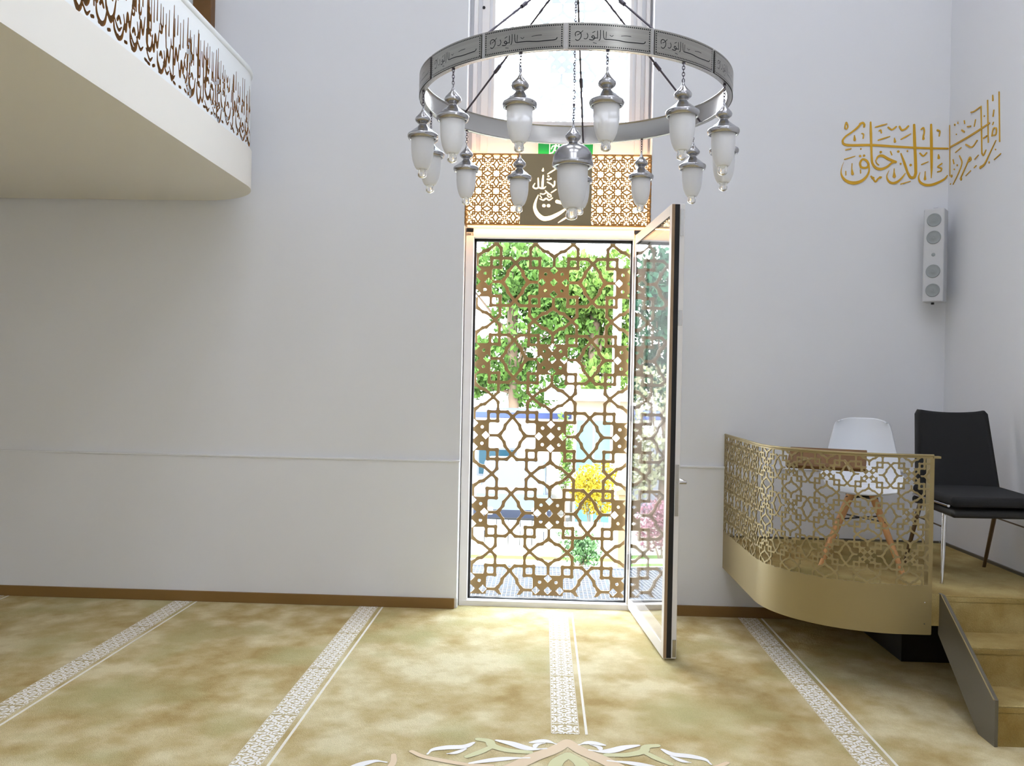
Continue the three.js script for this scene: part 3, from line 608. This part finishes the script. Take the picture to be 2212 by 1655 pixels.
// ------------------------------------------------------------------ raised pulpit platform at the right
{
  const X = 1.14, ZF = 1.38, R = 0.56, XE = 1.82, l1 = ZF - R, l2 = R * Math.PI / 2, LEN = l1 + l2 + XE - X - R;
  const path = (s, off = 0) => {
    if (s < l1) return { p: new V3(X - off, 0, s), n: new V3(-1, 0, 0) };
    if (s < l1 + l2) { const a = (s - l1) / R; return { p: new V3(X + R - (R + off) * Math.cos(a), 0, l1 + (R + off) * Math.sin(a)), n: new V3(-Math.cos(a), 0, Math.sin(a)) }; }
    return { p: new V3(X + R + s - l1 - l2, 0, ZF + off), n: new V3(0, 0, 1) };
  };
  const plan = (off, xr = XR - 0.003) => { const o = []; for (let i = 0; i <= 40; i++) { const q = path(0.016 + i / 40 * (LEN - 0.016), -off).p; o.push([q.x, -q.z]); } o.push([xr, -ZF + off], [xr, -0.016]); return o; };
  const t = thing('pulpit_platform', 'raised carpeted speaking platform with curved bronze lattice balustrade and steps', 'platform');
  const deck = prism(plan(0.008), 0.15); deck.rotateX(-Math.PI / 2); deck.translate(0, 0.35, 0);
  msh('deck', metreUV(deck), M.deckCarpet, t);
  msh('under_deck_shade', bx(1.93, XR - 0.02, 0.0, 0.35, 0.03, 0.8), M.blackPlastic, t);  // black box standing in for the shadow under the deck
  const P = 0.19, H = 0.83, B = 0.225;
  const pm = (u, v) => { const a = path(u, 0); a.p.y = 0.312 + v; return a; };
  msh('balustrade_sheet', plate((u, v) => Math.min(lattice((u - LEN + 0.1) / P, (v - 0.735) / P, 0.020, false) * P, v - B, u - 0.022, LEN - 0.016 - u, H - 0.01 - v), 0.001, LEN, 0, H, 0.0032, 0.006, pm, 5), [M.railBronze, M.railBronze], t);
  const cap = []; for (let i = 0; i <= 48; i++) { const q = path(i / 48 * LEN, -0.003).p; cap.push([q.x, 1.144, q.z + (i ? 0 : 0.006)]); }
  msh('top_rail', tube(cap, 0.0065, 120, 8), M.railBronze, t);
  msh('end_flange', bx(XE - 0.004, XE + 0.03, 1.132, 1.142, ZF - 0.02, ZF + 0.006), M.railBronze, t);
  msh('end_post', bx(XE - 0.004, XE + 0.001, 0.312, 1.142, ZF - 0.07, ZF - 0.004), M.railBronze, t);
  for (const [x, y] of [[1.79, 0.46], [1.79, 0.36]]) msh('screw', rod([x, y, ZF], [x, y, ZF + 0.003], 0.004, 0.003, 10), M.chrome, t);
  // sloping reading board fixed inside the curve of the rail
  const bd = new RoundedBoxGeometry(0.37, 0.02, 0.19, 2, 0.004);
  const b = msh('reading_board', metreUV(bd), M.woodDark, t); b.position.set(1.43, 1.092, 1.065); b.rotation.order = 'YXZ'; b.rotation.set(0.44, -0.38, 0);
  msh('board_bracket', rod([1.34, 1.09, 1.06], [1.235, 1.06, 1.09], 0.007), M.railBronze, t); msh('board_bracket', rod([1.5, 1.09, 1.12], [1.46, 1.06, 1.32], 0.007), M.railBronze, t);
  // stairs
  const nose = [1.405, 1.64, 1.875];
  for (let i = 0; i < 3; i++) { const y = 0.5 - i / 6; msh('step', [bx(1.862, XR - 0.004, y - 0.035, y, (i ? nose[i - 1] - 0.02 : 1.36), nose[i], 0.012), bx(1.862, XR - 0.004, i === 2 ? 0 : y - 1 / 6 - 0.02, y - 0.01, nose[i] - 0.03, nose[i] - 0.003)], M.deckCarpet, t); }
  const st = prism([[1.36, 0.5], [1.40, 0.5], [1.878, 0.19], [1.878, 0.0], [1.75, 0.0], [1.365, 0.312]].map(([z, y]) => [-z, y]), 0.012, 0.001); st.rotateY(-Math.PI / 2 + Math.PI); st.translate(1.862, 0, 0);
  msh('stringer', st, M.stringer, t);
  msh('stringer_edge', rod([1.856, 0.502, 1.40], [1.856, 0.192, 1.879], 0.003), M.railBronze, t);
  const sk = msh('skirting', bx(XR - 0.016, XR - 0.001, 0.5, 0.515, 0.02, 1.38), M.stringer, t);
  msh('skirting', bx(1.15, XR - 0.02, 0.5, 0.512, 0.0145, 0.022), M.stringer, t);
}
// white shell chair on wooden legs, on the platform
{
  const c = thing('shell_chair', 'white moulded shell chair on splayed wooden legs behind the lattice balustrade', 'chair', [1.735, 0.5, 0.715], -0.33);
  const prof = new THREE.CatmullRomCurve3([[0, 0.40, 0.235], [0, 0.435, 0.21], [0, 0.442, 0.10], [0, 0.425, -0.05], [0, 0.445, -0.15], [0, 0.53, -0.205], [0, 0.64, -0.235], [0, 0.73, -0.255], [0, 0.785, -0.262]].map((p) => new V3(...p)));
  const wid = new THREE.CatmullRomCurve3([[0.15], [0.19], [0.2], [0.2], [0.2], [0.19], [0.167], [0.146], [0.122]].map(([w]) => new V3(w, 0, 0)));
  msh('seat_shell', sheet((u, v) => {
    const p = prof.getPoint(v), w = wid.getPoint(v).x, x = (u - 0.5) * 2, tan = prof.getTangent(v);
    const corner = v > 0.93 ? (v - 0.93) / 0.07 * 0.05 * Math.abs(x) ** 4 : 0, dish = 0.045 * x * x;
    return [x * w, p.y + Math.max(0, tan.z < 0 ? -tan.z : 0) * dish - corner * 0.7, p.z + Math.max(0, tan.y) * dish];
  }, 24, 48, 0.008), M.whiteShell, c);
  const feet = [[-0.20, 0.185], [0.20, 0.185], [-0.19, -0.2], [0.19, -0.2]];
  for (const [x, z] of feet) msh('leg', rod([x, 0, z], [x * 0.26, 0.385, z * 0.36], 0.0125, 0.0195, 16), M.beech, c);
  msh('leg_bracket', [rod([-0.075, 0.365, 0.085], [0.075, 0.365, -0.085], 0.008), rod([0.075, 0.365, 0.085], [-0.075, 0.365, -0.085], 0.008), bx(-0.09, 0.09, 0.385, 0.408, -0.08, 0.08, 0.006), rod([-0.12, 0.25, 0.13], [0.12, 0.25, -0.13], 0.004), rod([0.12, 0.25, 0.13], [-0.12, 0.25, -0.13], 0.004)], M.blackPlastic, c);
}
// black upholstered chair beside it
{
  const c = thing('upholstered_chair', 'black upholstered chair with slim metal legs at the top of the steps', 'chair', [2.185, 0.5, 0.95], 0.03);
  const back = (u, v, f) => { const y = 0.425 + v * 0.42, w = 0.212 - v * 0.03 - (v > 0.96 ? (v - 0.96) * 0.35 : 0), x = (u - 0.5) * 2; return [x * w, y - 0.010 * Math.abs(x) * 0 - (v > 0.9 ? 0.012 * (1 - x * x) * (v - 0.9) / 0.1 : 0), -0.10 - v * 0.085 + 0.022 * x * x + f]; };
  msh('backrest', sheet((u, v) => back(u, v, 0), 16, 24, 0.034), M.blackCloth, c);
  const padded = (y0, y1, z0, z1, w, r) => { const g = new RoundedBoxGeometry(w * 2, y1 - y0, z1 - z0, 5, r); g.translate(0, (y0 + y1) / 2, (z0 + z1) / 2); const p = g.attributes.position; for (let i = 0; i < p.count; i++) { const f = clamp01((p.getZ(i) - z1 + 0.12) / 0.12); p.setY(i, p.getY(i) - 0.022 * f * f); } g.computeVertexNormals(); return g; };
  msh('seat_pad', padded(0.405, 0.452, -0.14, 0.29, 0.222, 0.02), M.blackCloth, c);
  msh('seat_shell', padded(0.352, 0.392, -0.15, 0.285, 0.22, 0.018), M.blackPlastic, c);
  msh('seat_frame', [rod([-0.216, 0.398, -0.13], [-0.216, 0.388, 0.24], 0.007), rod([0.216, 0.398, -0.13], [0.216, 0.388, 0.24], 0.007), rod([-0.216, 0.398, -0.13], [0.216, 0.398, -0.13], 0.007), rod([-0.216, 0.388, 0.2], [0.216, 0.388, 0.2], 0.007)], M.chrome, c);
  for (const s of [-1, 1]) { msh('leg', rod([s * 0.215, 0, -0.225], [s * 0.2, 0.37, -0.08], 0.009, 0.0125, 12), M.legMetal, c); msh('leg', rod([s * 0.222, 0, 0.20], [s * 0.2, 0.37, 0.17], 0.009, 0.0125, 12), s < 0 ? M.chrome : M.legMetal, c); msh('stretcher', rod([s * 0.209, 0.285, -0.12], [s * 0.209, 0.275, 0.18], 0.004, 0.004, 8), M.legMetal, c); }
}

// ------------------------------------------------------------------ column loudspeaker and wall calligraphy
{
  const s = thing('column_speaker', 'pale grey slim column loudspeaker on the wall below the gold calligraphy', 'loudspeaker', [2.368, 1.985, 0.118], -0.62);
  msh('cabinet', bx(-0.058, 0.058, 0, 0.565, -0.055, 0.055, 0.008), M.speakerGrey, s);
  for (const y of [0.07, 0.185, 0.39, 0.495]) {
    const g = lathe([[0.001, 0.004], [0.012, 0.006], [0.016, 0.001], [0.034, 0.003], [0.037, 0.005], [0.039, 0.0045], [0.041, 0.0]], 32); g.rotateX(Math.PI / 2); g.translate(0, y, 0.0545);
    msh('driver_cone', g, M.speakerCone, s);
  }
  const tw = lathe([[0.001, 0.004], [0.008, 0.003], [0.012, 0.0]], 20); tw.rotateX(Math.PI / 2); tw.translate(0, 0.285, 0.0545); msh('tweeter', tw, M.speakerCone, s);
  for (const q of [[-0.012, 0.012, 0.562, 0.575, -0.02, 0.02], [-0.02, 0.02, 0.1, 0.14, -0.105, -0.05], [-0.02, 0.02, 0.42, 0.46, -0.105, -0.05]]) msh('bracket', bx(...q), M.speakerGrey, s);
  msh('cable_plug', rod([-0.01, 0.0, 0.0], [-0.01, -0.012, 0.0], 0.009), M.blackPlastic, s);
}
{
  const k = 0.00049, at = ([x, y]) => [1.77094 + 0.0004891 * x + 1.01e-5 * y, 3.35891 + 4.8e-6 * x - 0.00049683 * y];
  const A = [
    [[22, 26, 22, 22, 24, 26], [345, 505], [300, 560], [225, 620], [150, 672], [116, 722], [122, 760]], [[26, 30, 30, 28, 26, 24, 22], [122, 760], [160, 776], [480, 778], [800, 798], [1100, 815], [1435, 822]], [26, [335, 510], [370, 498], [388, 520], [386, 545]],
    [[20, 30, 26, 24], [468, 492], [474, 700], [480, 900]], [[24, 28, 34, 30, 24, 20], [480, 900], [492, 1010], [540, 1068], [600, 1080], [670, 1055], [740, 1000], [790, 990]],
    [[14, 24, 32, 34, 28], [538, 965], [562, 922], [612, 912], [695, 955], [785, 990]], [12, [532, 970], [545, 1005], [572, 1030]], [28, [595, 865], [597, 867]],
    [26, [345, 1058], [336, 1005], [366, 958], [412, 970], [442, 1022], [428, 1055], [385, 1066], [348, 1056]], [[12, 20, 28, 36, 42, 36, 24, 12, 5, 3], [448, 1030], [448, 1105], [418, 1172], [348, 1232], [255, 1255], [165, 1232], [112, 1178], [96, 1120], [106, 1050], [130, 990]],
    [28, [335, 915], [337, 917]], [28, [385, 910], [387, 912]],
    [[28, 36, 34, 36, 34], [1015, 525], [1022, 760], [1032, 960], [1036, 1130]], [[34, 34, 32, 28], [1036, 1130], [1015, 1182], [972, 1184], [932, 1122]], [[26, 30, 14], [935, 1130], [895, 1010], [850, 885]],
    [[8, 20, 30, 30, 24, 12, 4], [905, 1130], [862, 1188], [800, 1242], [738, 1256], [690, 1225], [672, 1168], [700, 1095]], [30, [815, 858], [817, 860]], [20, [475, 1172], [500, 1202], [530, 1240], [562, 1200], [600, 1182]], [34, [495, 1192], [500, 1194]], [30, [585, 1186], [590, 1186]],
    [[24, 34, 32, 26, 8], [1228, 522], [1231, 700], [1233, 900], [1234, 1060], [1230, 1190]], [[12, 24, 32, 32, 28, 18, 5], [1432, 1160], [1400, 1200], [1320, 1246], [1220, 1280], [1140, 1274], [1086, 1236], [1072, 1180], [1090, 1120]],
    [16, [1362, 1010], [1312, 1052], [1358, 1070], [1350, 1102], [1310, 1114]], [18, [1105, 580], [1130, 560], [1142, 600], [1136, 660]], [[12, 30], [1130, 650], [1132, 700]], [15, [1305, 592], [1335, 600], [1330, 665]], [24, [1308, 592], [1315, 596]],
    [[8, 32], [1320, 895], [1324, 938]], [18, [1088, 880], [1130, 915], [1172, 875]], [[16, 12], [1110, 1022], [1190, 988]], [[10, 12, 30], [1155, 1110], [1152, 1160], [1152, 1205]], [[16, 18, 12], [530, 552], [600, 532], [672, 512]], [[16, 18, 12], [565, 716], [640, 692], [710, 670]],
    [16, [575, 600], [595, 588], [604, 625]], [20, [690, 555], [735, 585], [790, 548]], [22, [832, 545], [862, 590], [905, 575], [942, 540]], [[14, 18, 10], [850, 706], [910, 672], [972, 636]], [[10, 30], [768, 690], [774, 735]],
    [16, [145, 570], [145, 545], [162, 492], [182, 550], [160, 578]], [[10, 32], [264, 655], [267, 712]], [15, [358, 632], [378, 640], [374, 692]], [14, [155, 838], [220, 824]], [18, [345, 826], [346, 828]], [[14, 10], [140, 958], [272, 918]], [[10, 12, 34], [235, 1010], [232, 1080], [240, 1140]],
    [12, [155, 1108], [156, 1158]], [12, [340, 1088], [342, 1132]], [22, [845, 1012], [847, 1014]], [30, [970, 1028], [972, 1030]], [[10, 14, 40], [765, 1075], [764, 1120], [766, 1172]], [[16, 10], [850, 1268], [968, 1232]], [14, [718, 858], [736, 902]], [18, [930, 850], [932, 856]],
  ].map(([w, ...q]) => [Array.isArray(w) ? w.map((x) => x * k) : w * k, ...q.map(at)]);
  const B = [                                             // side wall, millimetres [width, [z, height] ...]
    [5, [8, 3100], [26, 2781]], [[11, 12, 12, 9], [18, 2961], [181, 2959], [324, 2961], [491, 2968]], [8, [588, 3111], [605, 2833]], [8, [465, 3105], [482, 2863]], [8, [392, 3095], [413, 2818]],
    [8, [276, 3097], [310, 3091], [379, 3094]], [8, [520, 2888], [536, 2924], [566, 2915], [563, 2884], [524, 2889]], [[5, 9, 12, 16], [564, 2849], [494, 2788], [443, 2747], [398, 2740]], [6, [618, 2761], [552, 2746]], [8, [413, 2818], [431, 2802], [457, 2824]],
    [8, [427, 2901], [463, 2904]], [9, [221, 2922], [299, 2886], [354, 2908]], [9, [236, 2799], [273, 2832], [288, 2814], [255, 2811]], [[6, 9, 9, 6], [144, 2875], [177, 2824], [148, 2783], [70, 2719]], [[6, 9, 10], [273, 2827], [208, 2773], [161, 2732]], [17, [171, 2727], [172, 2726]],
    [17, [47, 2776], [49, 2774]], [6, [229, 2734], [286, 2749]], [6, [328, 2757], [351, 2763]], [6, [92, 2909], [163, 2919]], [6, [331, 2805], [372, 2818]], [12, [74, 3085], [77, 3083]], [8, [115, 3087], [116, 3080]], [7, [195, 3072], [201, 3054]], [7, [331, 3036], [318, 3002]],
    [10, [168, 3023], [198, 3004]], [8, [236, 3024], [275, 3015]], [8, [98, 3019], [99, 3018]], [9, [431, 3027], [432, 3026]], [[6, 12], [520, 3116], [523, 3088]], [[6, 10], [536, 3028], [529, 2997]], [6, [535, 2960], [526, 2949]], [8, [63, 2872], [75, 2845]], [11, [116, 2825], [118, 2823]],
    [9, [81, 2809], [82, 2808]], [8, [496, 2747], [496, 2742]], [8, [562, 2800], [563, 2799]], [6, [33, 2728], [38, 2730]],
  ].map(([w, ...q]) => [Array.isArray(w) ? w.map((x) => x / 1000) : w / 1000, ...q.map(([z, y]) => [z / 1000, y / 1000])]);
  const t = thing('wall_calligraphy', 'gold Arabic calligraphy running around the corner of the white walls', 'wall lettering');
  msh('lettering', plate(brush(A), 1.79, 2.486, 2.70, 3.14, 0.0021, 0.004, flatMap([0, 0, 0.0045], [1, 0, 0], [0, 1, 0], [0, 0, 1])), [M.gold, M.gold], t);
  msh('lettering', plate(brush(B), 0.004, 0.64, 2.70, 3.14, 0.0021, 0.004, flatMap([XR - 0.0045, 0, 0], [0, 0, 1], [0, 1, 0], [-1, 0, 0])), [M.gold, M.gold], t);
}

// ------------------------------------------------------------------ unseen ceiling panels, added as fill light for the hall
FILL_SPOTS.forEach(([x, z], i) => {
  const t = thing('ceiling_fill_panel', 'square white fill light panel added unseen above the hall', 'ceiling light', [x, CEIL, z], 0, 'added fill light panels');
  msh('frame', [bx(-0.63, 0.63, -0.03, -0.001, -0.63, -0.6), bx(-0.63, 0.63, -0.03, -0.001, 0.6, 0.63), bx(-0.63, -0.6, -0.03, -0.001, -0.6, 0.6), bx(0.6, 0.63, -0.03, -0.001, -0.6, 0.6)], M.aluWhite, t);
  msh('diffuser', bx(-0.6, 0.6, -0.015, -0.004, -0.6, 0.6), std({ color: 0xffffff, emissive: CEILING_FILL.color, emissiveIntensity: 1.0, roughness: 0.6 }), t);
  const l = new THREE.RectAreaLight(CEILING_FILL.color, CEILING_FILL.radiance, 1.2, 1.2); l.name = 'ceiling_fill'; l.position.set(x, CEIL - 0.02, z); l.rotation.x = -Math.PI / 2; scene.add(l);
});

for (const z of [4.6, 6.6]) {  // warm lamps added out of view to brighten the wall under the gallery
  const t = thing('soffit_fill_lamp', z < 5 ? 'flat warm fill lamp added under the gallery, nearer the entrance wall' : 'flat warm fill lamp added under the gallery, farther from the entrance wall', 'ceiling light', [-3.3, 2.57, z], 0, 'added fill lamps under the gallery');
  msh('housing', bx(-0.33, 0.33, -0.03, -0.001, -0.33, 0.33, 0.004), M.aluWhite, t);
  msh('diffuser', bx(-0.3, 0.3, -0.034, -0.028, -0.3, 0.3), std({ color: 0xffffff, emissive: new THREE.Color(1, 0.86, 0.68), emissiveIntensity: 1, roughness: 0.6 }), t);
  const l = new THREE.RectAreaLight(new THREE.Color(1, 0.76, 0.46), 7, 0.6, 0.6); l.name = 'gallery_fill'; l.position.set(-3.3, 2.533, z); l.rotation.x = -Math.PI / 2; scene.add(l);
}

// ------------------------------------------------------------------ outdoors, seen through the lattice
const G = -1.2, G2 = -1.55;
const O = {
  paving: std({ color: 0x8f8c85, roughness: 0.9 }), grass: std({ color: 0x4a6e1e, roughness: 1 }), white: std({ color: 0xcfcdc8, roughness: 0.8 }), beige: std({ color: 0x9a8d78, roughness: 0.9 }), sand: std({ color: 0x7a6748, roughness: 0.9 }),
  blue: std({ color: 0x2c3a68, roughness: 0.6 }), teal: std({ color: 0x55777a, roughness: 0.25, metalness: 0.1 }), greyRoof: std({ color: 0x5d6068, roughness: 0.8 }), bark: std({ color: 0x6b5a4a, roughness: 0.95 }), galv: std({ color: 0x777c84, metalness: 0.5, roughness: 0.5 }),
  car: phy({ color: 0x1b2336, metalness: 0.3, roughness: 0.35, clearcoat: 0.8 }), carGlass: phy({ color: 0x24404c, roughness: 0.08, metalness: 0.2 }), tyre: std({ color: 0x17181a, roughness: 0.9 }),
};
struct('ground', [bx(-60, 60, G - 0.6, G, -7.75, -0.4), bx(-60, 60, G2 - 0.3, G2, -70, -7.75)], O.paving, 'pale paved yard outside');
{
  const l = thing('landing', 'galvanised grating landing outside the doorway', 'landing', [0, -0.03, 0]);
  const bars = []; for (let x = -0.9; x <= 1.2; x += 0.03) bars.push(bx(x, x + 0.004, -0.03, 0, -1.42, -0.41)); for (let z = -1.42; z <= -0.41; z += 0.03) bars.push(bx(-0.9, 1.2, -0.008, -0.001, z, z + 0.005));
  tag(msh('grating', bars, O.galv, l), null, null, null, 'stuff');
  msh('frame', [bx(-0.92, 1.22, -0.08, 0.005, -1.46, -1.42), bx(-0.92, -0.9, -0.08, 0.005, -1.42, -0.41), bx(1.2, 1.22, -0.08, 0.005, -1.42, -0.41)], O.galv, l);
  for (const [x, z] of [[-0.85, -1.38], [1.15, -1.38], [-0.85, -0.5], [1.15, -0.5]]) msh('post', bx(x, x + 0.06, G + 0.03, -0.05, z, z + 0.06), O.galv, l);
}
struct('lawn', [bx(-14, 14, G, G + 0.03, -7.45, -7.0), bx(-14, 14, G, G + 0.03, -6.85, -6.1)], O.grass, 'bright green lawn strip before the fence');
struct('curb', bx(-14, 14, G, G + 0.07, -7.0, -6.85), O.white, 'pale kerb between the lawn strips');
{
  const f = thing('board_fence', 'low white fence of upright boards behind the lawn', 'fence', [0, G, -7.55]);
  for (let i = 0; i < 52; i++) msh('board', bx(-5.0 + i * 0.18, -5.0 + i * 0.18 + 0.168, 0, 0.54 + 0.012 * hash(i, 2, 7), -0.012 + 0.004 * hash(i, 1, 3), 0.012, 0.003), O.white, f);
  msh('rail', [bx(-5, 4.36, 0.1, 0.16, -0.045, -0.013), bx(-5, 4.36, 0.38, 0.44, -0.045, -0.013)], O.white, f);
}
// leaf masses: small folded leaves in a crown
const leafGeo = (() => { const g = new THREE.BufferGeometry(); g.setAttribute('position', new THREE.Float32BufferAttribute([0, 0, 0, 0.28, 0.5, 0.07, 0, 1, 0, -0.28, 0.5, 0.07, 0, 0.5, 0], 3)); g.setIndex([0, 1, 4, 1, 2, 4, 2, 3, 4, 3, 0, 4]); g.computeVertexNormals(); return g; })();
const leafMat = std({ color: 0xffffff, roughness: 0.95, side: THREE.DoubleSide });
function foliage(parent, n, size, color, blobs, name = 'foliage') {
  const im = new THREE.InstancedMesh(leafGeo, leafMat, n), m = new THREE.Matrix4(), q = new THREE.Quaternion(), e = new THREE.Euler(), col = new THREE.Color();
  for (let i = 0; i < n; i++) {
    const [cx, cy, cz, rx, ry, rz] = blobs[Math.floor(rnd() * blobs.length)];
    const a = rr(0, 6.283), c = rr(-1, 1), s = Math.sqrt(1 - c * c), r = 0.45 + 0.55 * Math.cbrt(rnd());
    e.set(rr(-1.4, 1.4), rr(0, 6.28), rr(-1.4, 1.4)); q.setFromEuler(e);
    const k = size * rr(0.7, 1.4);
    m.compose(new V3(cx + rx * r * s * Math.cos(a), cy + ry * r * c, cz + rz * r * s * Math.sin(a)), q, new V3(k, k, k));
    im.setMatrixAt(i, m); col.setRGB(...leafTone(color, rnd() * 0.9)); col.multiplyScalar(rr(0.85, 1.25)); im.setColorAt(i, col);
  }
  im.name = partName(parent, name); im.castShadow = im.receiveShadow = true; im.userData.kind = 'stuff'; parent.add(im);
  return im;
}
function tree(name, label, cat, x, z, h, R, color, n, size, trunkR = 0.16, low = 0.35) {
  const t = thing(name, label, cat, [x, z < -7.75 ? G2 : G, z]);
  const blobs = []; for (let i = 0; i < 14; i++) { const a = rr(0, 6.28), d = R * Math.sqrt(rnd()) * 0.75, y = h * rr(low, 0.92), b = R * rr(0.34, 0.52); blobs.push([d * Math.cos(a), y, d * Math.sin(a) * 0.7, b, b * 0.85, b]); }
  const limbs = [tube([[0, 0, 0], [0.05, h * 0.25, 0.03], [-0.04, h * 0.55, 0], [0.03, h * 0.8, 0.02]], trunkR, 14, 8)];
  for (const b of blobs.slice(0, 8)) limbs.push(rod([0, h * rr(0.25, 0.55), 0], [b[0], b[1], b[2]], trunkR * 0.4, trunkR * 0.12, 6));
  msh('trunk', limbs, O.bark, t);
  foliage(t, n, size, color, blobs);
  return t;
}
tree('leafy_tree', 'tall yellow-green tree behind the white garage with the blue roof edge', 'tree', -0.95, -20, 8.2, 2.3, [0.066, 0.138, 0.02], 11000, 0.21);
tree('leafy_tree', 'bright lime tree rising behind the beige building', 'tree', 1.45, -19.5, 7.4, 1.75, [0.095, 0.165, 0.025], 9000, 0.2);
tree('leafy_tree', 'dark blue-green tree standing left of the garage', 'tree', -6.2, -20, 6.8, 2.4, [0.02, 0.085, 0.045], 5000, 0.24);
tree('blossom_tree', 'cream blossoming tree behind the left end of the fence', 'tree', -2.95, -10.2, 3.2, 1.05, [0.26, 0.25, 0.17], 3000, 0.11, 0.07);
function shrub(name, label, x, z, y, w, h, color, n, size) {
  const t = thing(name, label, 'shrub', [x, z < -7.75 ? G2 : G, z]), blobs = [];
  for (let i = 0; i < 9; i++) blobs.push([rr(-0.5, 0.5) * w * 0.6, y + h * rr(0.2, 0.8), rr(-0.3, 0.3) * w, w * 0.3, h * 0.24, w * 0.3]);
  msh('stem', [0, 1, 2, 3].map((i) => rod([0.02 * i - 0.03, 0, 0], [blobs[i][0], blobs[i][1], blobs[i][2]], 0.018, 0.006, 6)), O.bark, t);
  foliage(t, n, size, color, blobs);
}
shrub('flowering_shrub', 'brilliant yellow flowering shrub above the white fence', 0.86, -8.3, 0.8, 0.72, 1.0, [0.34, 0.23, 0.0], 2600, 0.06);
shrub('green_shrub', 'pale green leafy shrub standing on the lawn in front of the fence', 0.52, -6.75, 0.05, 0.55, 0.55, [0.08, 0.15, 0.06], 1100, 0.06);
shrub('pink_shrub', 'pink flowering shrub at the left end of the lawn', -1.95, -7.1, 0.12, 0.75, 0.95, [0.28, 0.11, 0.16], 1800, 0.055);
shrub('slim_shrub', 'slim green climbing shrub at the corner of the beige building', 0.44, -11.5, 0.85, 0.3, 1.8, [0.1, 0.18, 0.03], 900, 0.07);
{
  const b = thing('garage', 'low white garage with a blue roof edge', 'garage', [0, G2, 0]);
  msh('wall', bx(-6, 0.6, 0, 2.19, -17, -14, 0.01), O.white, b);
  msh('roof', bx(-6.1, 0.66, 2.18, 2.31, -17, -13.88, 0.01), O.blue, b);
  msh('door', bx(-4.4, -2.2, 0, 1.6, -14, -13.96), O.greyRoof, b);
  const w = msh('window', bx(-1.5, -0.6, 0.85, 1.5, -14, -13.96), O.greyRoof, b); msh('pane', bx(-1.45, -0.65, 0.9, 1.45, -13.965, -13.955), O.carGlass, w);
}
{
  const b = thing('house', 'beige flat roofed building with a teal glazed door', 'house', [0, G2, 0]);
  msh('wall', bx(0.62, 6.5, 0, 2.69, -13.7, -12), O.beige, b);
  msh('roof', bx(0.0, 6.6, 2.69, 2.87, -13.75, -11.7, 0.01), O.greyRoof, b);
  msh('fascia', bx(0.0, 6.6, 2.65, 2.75, -11.71, -11.68), O.white, b);
  const d = msh('door', bx(0.62, 1.40, 0.02, 2.3, -12.0, -11.95), O.white, b);
  msh('pane', bx(0.67, 1.0, 0.1, 2.25, -11.955, -11.945), O.teal, d); msh('pane', bx(1.03, 1.35, 0.1, 2.25, -11.955, -11.945), O.teal, d);
  const w = msh('window', bx(2.2, 3.4, 1.25, 2.15, -12.0, -11.96), O.white, b); msh('pane', bx(2.26, 3.34, 1.31, 2.09, -11.965, -11.955), O.teal, w);
}
{
  const p = thing('flue_pipe', 'tall white flue pipe standing in front of the beige building', 'pipe', [1.4, G2, -11.4]);
  msh('shaft', rod([0, 0, 0], [0, 5.3, 0], 0.085, 0.085, 20), O.white, p);
  msh('cowl', lathe([[0.001, 5.46], [0.15, 5.36], [0.15, 5.33], [0.09, 5.3], [0.001, 5.3]], 24), O.white, p);
  msh('clamp', [1.0, 2.5, 4.0].map((y) => rod([0, y, 0], [0, y + 0.05, 0], 0.095, 0.095, 20)), O.galv, p);
}
{
  const p = thing('gate_pillar', 'sandy rendered pillar at the right edge of the yard', 'pillar', [0.96, G, -4]);
  msh('shaft', bx(-0.13, 0.13, 0, 1.45, -0.13, 0.13, 0.01), O.sand, p);
  msh('cap', prism([[-0.16, 1.45], [0.16, 1.45], [0.16, 1.49], [0, 1.56], [-0.16, 1.49]], 0.32, 0).translate(0, 0, -0.16), O.sand, p);
}
{
  const c = thing('parked_car', 'blue-grey parked car beyond the white fence', 'car', [-0.53, G2, -11.85], 0.0);
  const body = prism([[-2.0, 0.28], [-2.02, 0.62], [-1.85, 0.85], [-0.95, 0.95], [1.1, 0.98], [1.85, 0.92], [2.0, 0.7], [2.0, 0.28]], 1.3, 0.06); body.translate(0, 0, -0.65); body.rotateY(-Math.PI / 2);
  msh('body', body, O.car, c);
  const cab = prism([[-1.0, 0.95], [-0.45, 1.4], [0.75, 1.43], [1.3, 0.97]], 1.1, 0.05); cab.translate(0, 0, -0.55); cab.rotateY(-Math.PI / 2);
  msh('cabin', cab, O.car, c);
  msh('windscreen', (() => { const g = new RoundedBoxGeometry(1.0, 0.02, 0.62, 2, 0.008); g.rotateX(-0.0); g.rotateX(0.69); g.translate(0, 1.19, 0.79); return g; })(), O.carGlass, c).rotation.y = Math.PI;
  for (const s of [-1, 1]) { msh('headlamp', bx(s * 0.48 - 0.14, s * 0.48 + 0.14, 0.62, 0.76, 1.9, 2.075, 0.03), O.white, c); for (const z of [-1.25, 1.3]) { const w = new THREE.CylinderGeometry(0.31, 0.31, 0.2, 28); w.rotateZ(Math.PI / 2); w.translate(s * 0.6, 0.31, z); msh('wheel', w, O.tyre, c); } }
  msh('grille', bx(-0.4, 0.4, 0.4, 0.58, 2.03, 2.075, 0.01), O.tyre, c);
}

renderer.render(scene, camera);
